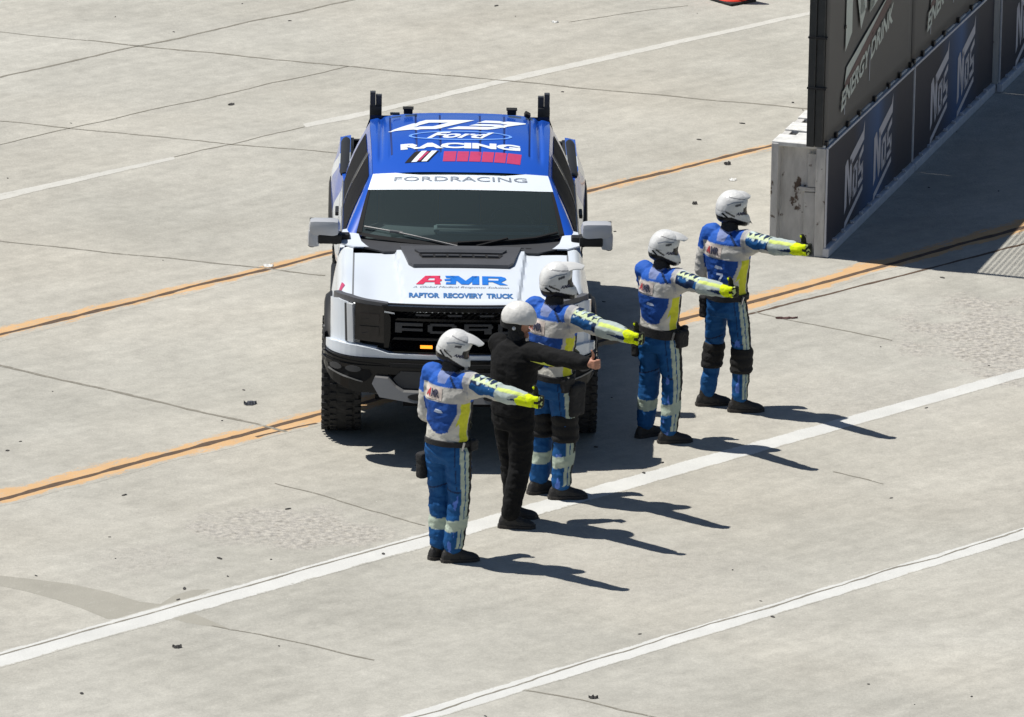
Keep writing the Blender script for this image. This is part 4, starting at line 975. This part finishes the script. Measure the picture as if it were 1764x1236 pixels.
    for p in me.polygons:
        c = p.center; mi = 0
        if (c-hc).length < .17*s and (c-hc).dot(HU) > -.14*s: mi = 1
        for g in (-1, 1):
            if (c-wr[g]).dot(hd_[g][1]) > -.03 and (c-wr[g]).length < .22*s: mi = 1
        if mi == 1 and (c-hc).length < .17*s and ((c-hc).dot(HF) < .02*s or (c-hc).dot(HU) > .075*s): mi = 2 if (c-hc).dot(HU) > -.05*s else 1
        p.material_index = mi
    link(bpy.data.objects.new('body', me), root)
    # ---------- jacket
    bm = bmesh.new(); bulk = P.get('bulk', 1.0)
    tz = [(.955, .172, .132, .0), (.985, .178, .138, .0), (1.06, .170, .132, .0), (1.16, .182, .138, lean*.4), (1.28, .198, .142, lean*.7), (1.38, .200, .140, lean), (1.45, .178, .122, lean), (1.495, .135, .100, lean), (1.53, .072, .072, lean+.005), (1.56, .064, .064, lean+.01)]
    if black: tz = [(.93, .176, .134, 0), (.98, .180, .138, 0)]+tz[2:]
    torso(bm, [(z, a*bulk, b*bulk, f) for z, a, b, f in tz])
    for g in (-1, 1):
        a1 = sh[g]+Lv*-g*.03*s; m1 = sh[g].lerp(elb[g], .5); m2 = elb[g].lerp(wr[g], .5)
        chain(bm, [a1, sh[g], m1, elb[g], m2, wr[g]], [.082*s, .082*s, .078*s, .073*s, .070*s, .056*s])
        if g < 0 or black: chain(bm, [W(lean, g*.13, 1.36), sh[g].lerp(elb[g], .55)-V3(0, 0, .02)], [.06*s, .045*s])
    me = remesh(bm, .0085, 3); lift(me, .011, 9, rs); lift(me, .004, 22, rs+5)
    def seg(p, a, b):
        ab = b-a; t = max(0, min(1, (p-a).dot(ab)/ab.length_squared)); q = a+ab*t; return (p-q).length, t, p-q
    def jcol(p):
        f, l, z = loc(p); best = None
        for g in (-1, 1):
            for k_, (a, b) in enumerate(((sh[g], elb[g]), (elb[g], wr[g]))):
                d, t, o = seg(p, a, b)
                if best is None or d < best[0]: best = (d, t, o, g, k_)
        if black:
            return (.0065, .0065, .007)
        arm = best[0] < .095*s and not (abs(l) < .165 and z < 1.44 and not (best[4] == 1 and best[3] == -1)) and not (best[4] == 0 and best[1] < .02)
        if best[3] == 1 and abs(l) < .20 and f < .02: arm = False
        if best[3] == -1 and best[4] == 0 and best[1] > .12 and l < -.20: arm = True
        if arm:
            d, t, o, g, k_ = best; o = o.normalized()
            if g == 1 and k_ == 0 and t < .42: return ROYAL
            if g == 1: return GRY if o.dot(Fv) > .4 else WHT
            up = o.z; zig = abs(((t*5.5) % 1)-.5)*2
            if k_ == 0:
                if t < .14: return GRY
                if t < .20: return WHT
                if up > .62 and up < .62+.30*zig+.10: return (.60, .70, .42)
                if up > .30+.25*zig and noise.noise(p*26) > .18: return (.50, .60, .60)
                if up < -.45+.15*math.sin(t*9): return WHT
                return NAVY if up > .55 or noise.noise(p*9) > .1 else BLUE
            if up > .50 and up < .85 and t > .05: return LIME
            if t > .42 and abs(up+.15) < .55*(t-.42): return NAVY
            return (.38, .44, .42)
        ang = math.degrees(math.atan2(l/.185, -f/.135)); A_ = abs(ang)
        if z > 1.535 and abs(l) < .10: return (.05, .05, .055)
        if z > 1.428:
            if z > 1.452 and abs(l+.005) < .050-(1.50-z)*.3 and f < 0: return (.20, .25, .46)
            if l < -.180 or (A_ > 82 and l < 0): return GRY
            if -34 > ang+(1.50-z)*150 > -43: return NAVY
            return ROYAL
        if z > 1.305: return WHT if A_ < 100 else ROYAL
        lim = lerp(28, 54, sm(1.05, 1.26, z)) if ang < 0 else lerp(38, 85, sm(1.05, 1.26, z))
        if z < 1.055+.00003*(ang+5)**2 and A_ < 62 : return (.58, .56, .50)
        if A_ < lim: return (.012, .065, .29)
        if ang < 0:
            if lim+10+10*sm(1.24, 1.0, z) < A_ < 100: return YEL
            return WHT if A_ < 104 else BLK
        return WHT if A_ < 115 else ROYAL
    colour(me, jcol); me.materials.append(M['blackcloth' if black else 'cloth']); jk = link(bpy.data.objects.new('jacket', me), root)
    bvh = BVHTree.FromPolygons([v.co for v in me.vertices], [list(p.vertices) for p in me.polygons])
    def onback(off=.004, tgt=None):
        def f(u, v, w_):
            o = W(-.6, u, v); h = (tgt or bvh).ray_cast(o, Fv, 1.2)
            return (h[0]+h[1]*off) if h[0] is not None else W(-.14, u, v)
        return f
    ax = lambda bm_: [setattr(v, 'co', Vector((-v.co.x, v.co.y, 0))) for v in bm_.verts]      # read left to right from behind
    def back(name, bm_, mat, off=.004): ax(bm_); bmesh.ops.reverse_faces(bm_, faces=bm_.faces[:]); return mapped(name, bm_, onback(off), mat, jk, step=.02)
    if not black:
        back('back_patch', flat([rect(-.150, 1.318, .03, 1.418)]), M['patch_bg'], .003)
        tA = text('A', .062, -.100, 1.337, width=.052, shear=.3, bold=.05); back('patch_letter', tA, M['patch_red'], .006)
        tA = text('MR', .062, -.033, 1.337, width=.082, bold=.05); back('patch_letter', tA, M['patch_dark'], .006)
        back('back_print', flat([[(-.035, 1.225), (-.02, 1.250), (.035, 1.242), (.05, 1.225), (.0, 1.218)]]), M['print_lt'])
        if P.get('seven'): back('back_print', flat([[(-.01, 1.185), (.05, 1.19), (.052, 1.17), (-.03, 1.02), (-.045, 1.025), (.03, 1.168), (-.01, 1.17)]]), M['print_lt'], .005)
    else:
        d1 = (elb[-1]-sh[-1]).normalized(); cdir = V3(0, -1, -.35).normalized(); sd = d1.cross(cdir).normalized()
        def onarm(u, v, w_):
            o = sh[-1]+d1*u*s+V3(0, 0, v*s); h = bvh.ray_cast(o-V3(0, .6, 0), V3(0, 1, 0), 1.2)
            return h[0]+h[1]*.004 if h[0] is not None else o
        mapped('sleeve_print', flat([[(-.02, -.055), (.10, -.045), (.13, -.035), (.16, -.046), (.24, -.050), (.16, -.062), (.10, -.066)]]), onarm, M['limeprint'], jk, step=.02)
    # ---------- trousers
    lk = P.get('legk', 1)
    bm = bmesh.new(); torso(bm, [(.80, .150, .115, 0), (.86, .172, .130, -.005), (.93, .172, .132, -.005), (.99, .162, .126, 0), (1.02, .160, .124, 0)])
    for g in (-1, 1):
        m1 = hip[g].lerp(knee[g], .5); m2 = knee[g].lerp(ank[g], .45); lo = ank[g]+V3(0, 0, .035*s)
        chain(bm, [hip[g]-V3(0, 0, .03), m1, knee[g], m2, lo], [q*s*lk for q in (.110, .103, .089, .086, .078)])
    me = remesh(bm, .0085, 3); lift(me, .012, 8, rs+7, 1.3); lift(me, .0035, 22, rs+1, 1.3)
    def tcol(p):
        f, l, z = loc(p); g = 1 if l > 0 else -1
        if black: return (.0065, .0065, .007)
        a, b = (hip[g], knee[g]) if p.z > knee[g].z else (knee[g], ank[g])
        d, t, o = seg(p, a, b); fo = o.dot(Fv); lo = o.dot(Lv)*g; an = math.degrees(math.atan2(fo, lo))
        if z > .972: return (.52, .60, .42)
        st = P.get('style', 0)
        if st != 1 or z < .2:
            zz = z-.022*math.sin(an/57+.6)
            if .270 < zz < .362 and not (st == 1): return REFL
        if g == -1 and -42 < an < 2 and abs(an+20) > 3: return REFL if z > .12 else BLUE
        if g == -1 and 0 <= an < 30: return BLK
        if g == -1 and z < .62 and -95 < an < -60 and noise.noise(Vector((p.x*22, p.y*22, p.z*13+rs*5))) > .22: return (.10, .20, .62)
        if abs(z-.60-.02*math.sin(an/40)) < .006 or (g == -1 and abs(an+64) < 2 and z > .6): return NAVY
        return BLUE
    colour(me, tcol); me.materials.append(M['blackcloth' if black else 'cloth']); tr = link(bpy.data.objects.new('trousers', me), root)
    # ---------- boots
    for i, g in ((0, -1), (1, 1)):
        ft = R(P['feet'][i]); fd = V3(math.cos(ft), math.sin(ft), 0); fl = V3(-math.sin(ft), math.cos(ft), 0); a = V3(ank[g].x, ank[g].y, 0)
        bm = bmesh.new(); B = lambda u, v, z: a+fd*u*s+fl*v*s+V3(0, 0, z*s)
        rings = []
        for u, wd, zt in ((-.095, .026, .05), (-.085, .038, .085), (-.04, .047, .13), (.02, .047, .125), (.06, .046, .10), (.11, .052, .078), (.155, .048, .066), (.185, .034, .05), (.20, .016, .035)):
            rings.append([B(u, wd*math.cos(q)*(1 if math.sin(q) < 0 else .92), .022+max(0, math.sin(q))*(zt-.02) - .002*(math.sin(q) < 0)) for q in [k*math.pi/6 for k in range(12)]])
        loft(bm, rings); chain(bm, [B(-.025, 0, .08), B(-.02, 0, .13)], [.048*s, .047*s])
        me = remesh(bm, .006, 2); me.materials.append(M['boot']); bt = link(bpy.data.objects.new('boot', me), root)
        bm = bmesh.new(); o = [(-.102, .02), (-.085, .040), (-.03, .050), (.05, .050), (.12, .056), (.17, .050), (.205, .022)]; out = [B(u, v, 0) for u, v in o]+[B(u, -v, 0) for u, v in o[::-1]]
        loft(bm, [[q+V3(0, 0, .001) for q in out], [q+V3(0, 0, .026*s) for q in out]]); done('sole', bm, M['sole'], bt)
    # ---------- gloves
    if not black:
        for g in (-1, 1):
            bm = bmesh.new(); hand(bm, *hd_[g], 1.5, .006); w0, d, up, pal = hd_[g]; chain(bm, [w0-d*.10*s, w0+d*.02*s], [.060*s, .056*s], 12)
            me = remesh(bm, .0045, 2)
            def gc(p, w0=w0, d=d, up=up, pal=pal):
                u = (p-w0).dot(d)/s; v = (p-w0).dot(up)/s; w_ = (p-w0).dot(pal)/s
                if u < .066 and v < .040: return FLUO if noise.noise(p*40) < .33 else (.50, .58, .02)
                if u < .10 and w_ < -.012 and abs(v) > .012: return FLUO
                if .10 < u and w_ < .010 and noise.noise(p*55) > .05: return (.55, .62, .25)
                return (.018, .020, .012)
            colour(me, gc); me.materials.append(M['cloth']); link(bpy.data.objects.new('glove', me), root)
    # ---------- neck gaiter
    bm = bmesh.new(); nb = [(1.50, .074, .074, lean+.005), (1.535, .072, .074, lean+.01), (1.58, .068, .072, lean+.015), (1.64, .066, .070, lean+.02)]
    torso(bm, nb, 22, 2); me = remesh(bm, .008, 2); lift(me, .006, 25, rs); me.materials.append(M['undersuit' if not black else 'webbing']); link(bpy.data.objects.new('collar', me), root)
    # ---------- belt with pouches
    def strapring(z0, z1, a, b, mat, name, par):
        bm = bmesh.new(); n = 36; rr = []
        for z, k in ((z0, 0), (z0+.004, .006), (z1-.004, .006), (z1, 0)):
            rr.append([W((b+k)*math.cos(t)*1.0, (a+k)*math.sin(t), z+.008*math.sin(t*2+rs)) for t in [2*math.pi*i/n for i in range(n)]])
        rr2 = [[W(math.cos(t)*(b-.012), math.sin(t)*(a-.012), z) for t in [2*math.pi*i/n for i in range(n)]] for z in (z1, z0)]
        loft(bm, rr+rr2, cap=False); return done(name, bm, mat, par, angle=50)
    def pouch(f, l, z, sz, name='pouch', ang=0):
        bm = bmesh.new(); c = W(f, l, z); m_ = Matrix.Rotation(hd+R(ang), 3, 'Z'); box(bm, c, [q*s for q in sz], m_, min(sz)*.28*s); box(bm, c+V3(0, 0, sz[2]*.30*s), (sz[0]*1.06*s, sz[1]*1.06*s, sz[2]*.34*s), m_, min(sz)*.25*s)
        me = remesh(bm, .006, 3); lift(me, .005, 22, rs); me.materials.append(M['webbing']); return link(bpy.data.objects.new(name, me), belt)
    if not black:
        bw = P.get('belt', .04); belt = strapring(.975-bw/2, .975+bw/2, .188, .150, M['webbing'], 'belt', root)
        bm = bmesh.new(); box(bm, W(-.05, -.193, .965), (.012, .012, .07*s), Matrix.Rotation(hd, 3, 'Z') @ Matrix.Rotation(.3, 3, 'X')); done('carabiner', bm, M['buckle'], belt)
        for q in P.get('pouches', []): pouch(*q)
        for g, z0, z1, rad in P.get('pads', []):
            bm = bmesh.new(); a, b = (knee[g], ank[g]); rr = []
            for k in range(9):
                z = lerp(z0, z1, k/8)*s; t = (z-b.z)/(a.z-b.z) if z < a.z else 1; c = b.lerp(a, t) if z <= a.z else a.lerp(hip[g], (z-a.z)/(hip[g].z-a.z)); rd = rad*s*(1+.05*math.sin(k*2.2))*(.96 if k in (0, 8) else 1)
                rr.append([V3(c.x, c.y, z)+(Fv*math.cos(u)*(1.08 if math.cos(u) > 0 else 1)+Lv*math.sin(u))*rd for u in [2*math.pi*i/20 for i in range(20)]])
            loft(bm, rr); me = remesh(bm, .008, 1); lift(me, .004, 18, rs+g); me.materials.append(M['pad']); link(bpy.data.objects.new('knee_pad', me), root)
    # ---------- helmet
    if not black:
        prof = [(-180, .142), (-160, .150), (-140, .160), (-122, .150), (-105, .128), (-85, .130), (-68, .158), (-52, .188), (-44, .196), (-36, .188), (-27, .160), (-20, .125), (-8, .112), (8, .112), (20, .122), (32, .139), (60, .147), (90, .147), (120, .147), (150, .143), (180, .142)]
        def pr(a):
            for (a0, r0), (a1, r1) in zip(prof, prof[1:]):
                if a0 <= a <= a1: return lerp(r0, r1, sm(0, 1, (a-a0)/(a1-a0)))
            return .14
        bm = bmesh.new(); rings = []; NA, NB = 72, 25
        for j in range(NB):
            tau = (j/(NB-1)-.5)*math.pi*.985; ct = math.cos(tau)**.62; y = math.copysign(abs(math.sin(tau))**.85, math.sin(tau))*.122
            ring = []
            for i in range(NA):
                a = -180+360*i/NA; r_ = pr(a)*ct; x = r_*math.cos(R(a)); z = r_*math.sin(R(a)); ww = 1-.20*max(0, x/.19)-.10*max(0, -z/.15)
                ring.append(hp_(x+.012, y*ww, z+.022))
            rings.append(ring)
        loft(bm, rings); 
        me = remesh(bm, .0055, 9)
        def hcol(p):
            q = (p-hc)/s; x, y, z = q.dot(HF)-.012, q.dot(HL), q.dot(HU)-.022; a = math.degrees(math.atan2(z, x)); r_ = math.hypot(x, z)
            if z < -.055-.35*(x+.02)*(1 if x > -.02 else .1) and x < .12: return BLK
            if -21 < a < 17 and x > .055 and abs(y) < .10: return BLK
            if abs(z+.045+.5*x) < .008 and -.075 < x < .005 : return (.05, .05, .05)
            if abs(z-.045-.25*x) < .010 and .0 < x < .05: return (.09, .09, .10)
            if abs(z-.105+.15*x) < .004 and -.05 < x < .09 and abs(y) > .03: return (.25, .25, .26)
            if abs(z+.005) < .004 and x < -.02: return (.45, .45, .44)
            return (.66, .66, .65)
        colour(me, hcol); me.materials.append(M['helmet_paint']); hel = link(bpy.data.objects.new('helmet', me), root)
        # peak
        bm = bmesh.new(); rows = []; pk = P.get('peak', 1.0)
        for i in range(13):
            u = i/12; row = []
            for j in range(13):
                v = j/12*2-1; hw = lerp(.098, .050, u**.9); x = .050+.165*u*pk-.030*v*v*u-.035*(1-u)*v*v; z = .136+.012*math.sin(u*3.1)-.034*u - (.012+.080*(1-u)**1.6)*abs(v)**2.0
                row.append(hp_(x, v*hw, z+.022+(.009*(1-u*.5) if abs(v) < .25 else 0)))
            rows.append(row)
        vs = [[bm.verts.new(q) for q in r_] for r_ in rows]
        for a, b in zip(vs, vs[1:]):
            for j in range(12): bm.faces.new((a[j], a[j+1], b[j+1], b[j]))
        r_ = bmesh.ops.extrude_face_region(bm, geom=bm.faces[:])
        for g_ in r_['geom']:
            if isinstance(g_, bmesh.types.BMVert): g_.co += HU*-.007*s
        bmesh.ops.recalc_face_normals(bm, faces=bm.faces[:]); done('peak', bm, M['white_shell'], hel, angle=40)
        # goggles, vents, side badge
        bm = bmesh.new(); n = 16; rr = []
        for off, sc_2 in ((0, 1), (.012, .96)):
            rr.append([hp_(.110+off-.55*(.075*math.cos(t)*sc_2)**2/.075-.03*abs(math.cos(t)), .078*math.cos(t)*sc_2, .020+.036*math.sin(t)*sc_2) for t in [2*math.pi*i/n for i in range(n)]])
        loft(bm, rr); done('goggles', bm, M['lens'], hel, angle=40)
        hb = BVHTree.FromPolygons([v.co for v in me.vertices], [list(p.vertices) for p in me.polygons])
        def onhel(u, v, w_):
            o = hp_(u, -.4, v); h = hb.ray_cast(o, HL, .5)
            return h[0]+h[1]*.003 if h[0] is not None else hp_(u, -.12, v)
        mapped('vent', flat([[(-.095, -.005), (-.045, -.040), (-.040, -.030), (-.085, .008)]]), onhel, M['void'], hel, step=.02)
        mapped('vent', flat([[(.155, -.075), (.165, -.085), (.158, -.095), (.148, -.086)]]), onhel, M['void'], hel, step=.02)
        mapped('helmet_lettering', text('AMR', .026, .065, -.012, width=.075, shear=.3, bold=.04), onhel, M['patch_dark'], hel, step=.02)
        mapped('helmet_stripe', flat([[(-.06, .075), (.0, .098), (.08, .10), (.08, .094), (.0, .09), (-.05, .068)]]), onhel, M['greytext'], hel, step=.02)
    else:
        bm = bmesh.new(); t = bmesh.new(); bmesh.ops.create_icosphere(t, subdivisions=4, radius=1)
        for v in t.verts:
            x, y, z = v.co; zz = max(z, -.12-.25*max(0, -x)); v.co = hp_(x*.146+.004, y*.126, .030+zz*.140)
        merge(bm, t); me = remesh(bm, .0055, 2)
        def hcol(p):
            q = (p-hc)/s; z = q.dot(HU); x = q.dot(HF)
            return (.012, .012, .012) if z < -.008+.06*max(0, x) else (.68, .67, .64)
        colour(me, hcol); me.materials.append(M['helmet_paint']); hel = link(bpy.data.objects.new('helmet', me), root)
        bm = bmesh.new(); rr = [[hp_(x-.012, .086*math.sin(t)*k, z) for t in [2*math.pi*i/24 for i in range(24)] for x in (-.02+.098*math.cos(t)*k,)] for z, k in ((.03, 1.16), (-.02, 1.13), (-.055, 1.06), (-.06, .9))]
        rr = [[q for q, t in zip(r_, range(24))] for r_ in rr]; loft(bm, rr); done('helmet_liner', bm, M['webbing'], hel, angle=60)
        bm = bmesh.new(); chain(bm, [hp_(.01, -.082, .0), hp_(.045, -.070, -.08), hp_(.07, 0, -.130), hp_(.045, .070, -.08), hp_(.01, .082, .0)], [.006]*5, 6); done('chin_strap', bm, M['webbing'], hel)
        bm = bmesh.new(); box(bm, hp_(.105, 0, .022), (.018*s, .13*s, .036*s), HM, .006); box(bm, hp_(.06, -.078, .024), (.10*s, .005, .008), HM); box(bm, hp_(.06, .078, .024), (.10*s, .005, .008), HM); done('sunglasses', bm, M['lens'], root)
        bm = bmesh.new(); ball(bm, hp_(.0, -.095, -.035), .016*s); done('earpiece', bm, M['drl'], hel)
    return root
M['white_shell'] = pbr('helmet_peak_plastic', (.64, .64, .63), .35, var=.05)
person(dict(x=-.478, y=-5.56, h=1.83, heading=52, arm=(-36, -4), feet=(12, 40), head=(-8, -16), stance=.072, foot_f=(0, .0), lean=.02, seed=1, belt=.045,
            pouches=[(-.03, .205, .74, (.13, .075, .21), 'leg_pouch', -8), (.08, -.185, .95, (.09, .05, .09))], lelbow=(.03, .235, 1.14), lwrist=(.24, .13, 1.04),
            label='person nearest the camera in blue and white suit, helmet tipped down, black pouch on thigh'))
person(dict(x=1.175, y=-2.27, h=1.745, heading=50, arm=(-46, 1), feet=(12, 35), head=(-3, -8), stance=.13, lean=.0, seed=2, belt=.085, peak=.85,
            pouches=[(.04, -.215, .93, (.13, .06, .15)), (.12, -.17, .97, (.08, .05, .10)), (-.02, .215, .80, (.12, .07, .18), 'leg_pouch')], lelbow=(.10, .19, 1.17), lwrist=(.19, .12, 1.10),
            label='person in blue and white suit with the widest black belt, right of the truck'))
person(dict(x=.315, y=-3.85, h=1.90, heading=50, arm=(-40, -5), feet=(8, 30), head=(4, 4), stance=.11, lean=.0, seed=3, belt=.05, peak=1.05,
            pouches=[(.05, -.195, .80, (.16, .08, .26), 'leg_pouch'), (-.03, -.18, .93, (.12, .06, .12))], pads=[(-1, .46, .68, .103), (1, .46, .66, .101)], lelbow=(.03, .235, 1.14), lwrist=(.22, .10, 1.08),
            label='tall person in blue and white suit partly hidden behind the person in black'))
person(dict(x=.015, y=-4.60, h=1.79, heading=48, arm=(-40, 2), feet=(-2, 12), head=(-16, -8), stance=.07, foot_f=(-.09, .10), lean=.01, seed=4, black=True, bulk=1.06,
            lelbow=(.16, .20, 1.22), lwrist=(.36, .06, 1.26), sag=-.03,
            label='person all in black with plain white helmet, bare hand showing thumb up'))
person(dict(x=1.735, y=-1.34, h=1.83, heading=52, arm=(-44, 4), feet=(5, 12), head=(6, -2), stance=.155, foot_f=(.0, -.03), lean=.0, seed=5, belt=.055, style=1, seven=True, peak=.62,
            pouches=[(-.02, .20, .85, (.12, .07, .20), 'leg_pouch')], legk=.88, pads=[(-1, .33, .54, .093), (1, .33, .54, .091)], lelbow=(.0, .26, 1.15), lwrist=(.18, .10, 1.08),
            label='farthest person, beside the grey barrier, with black knee pads over blue trousers'))
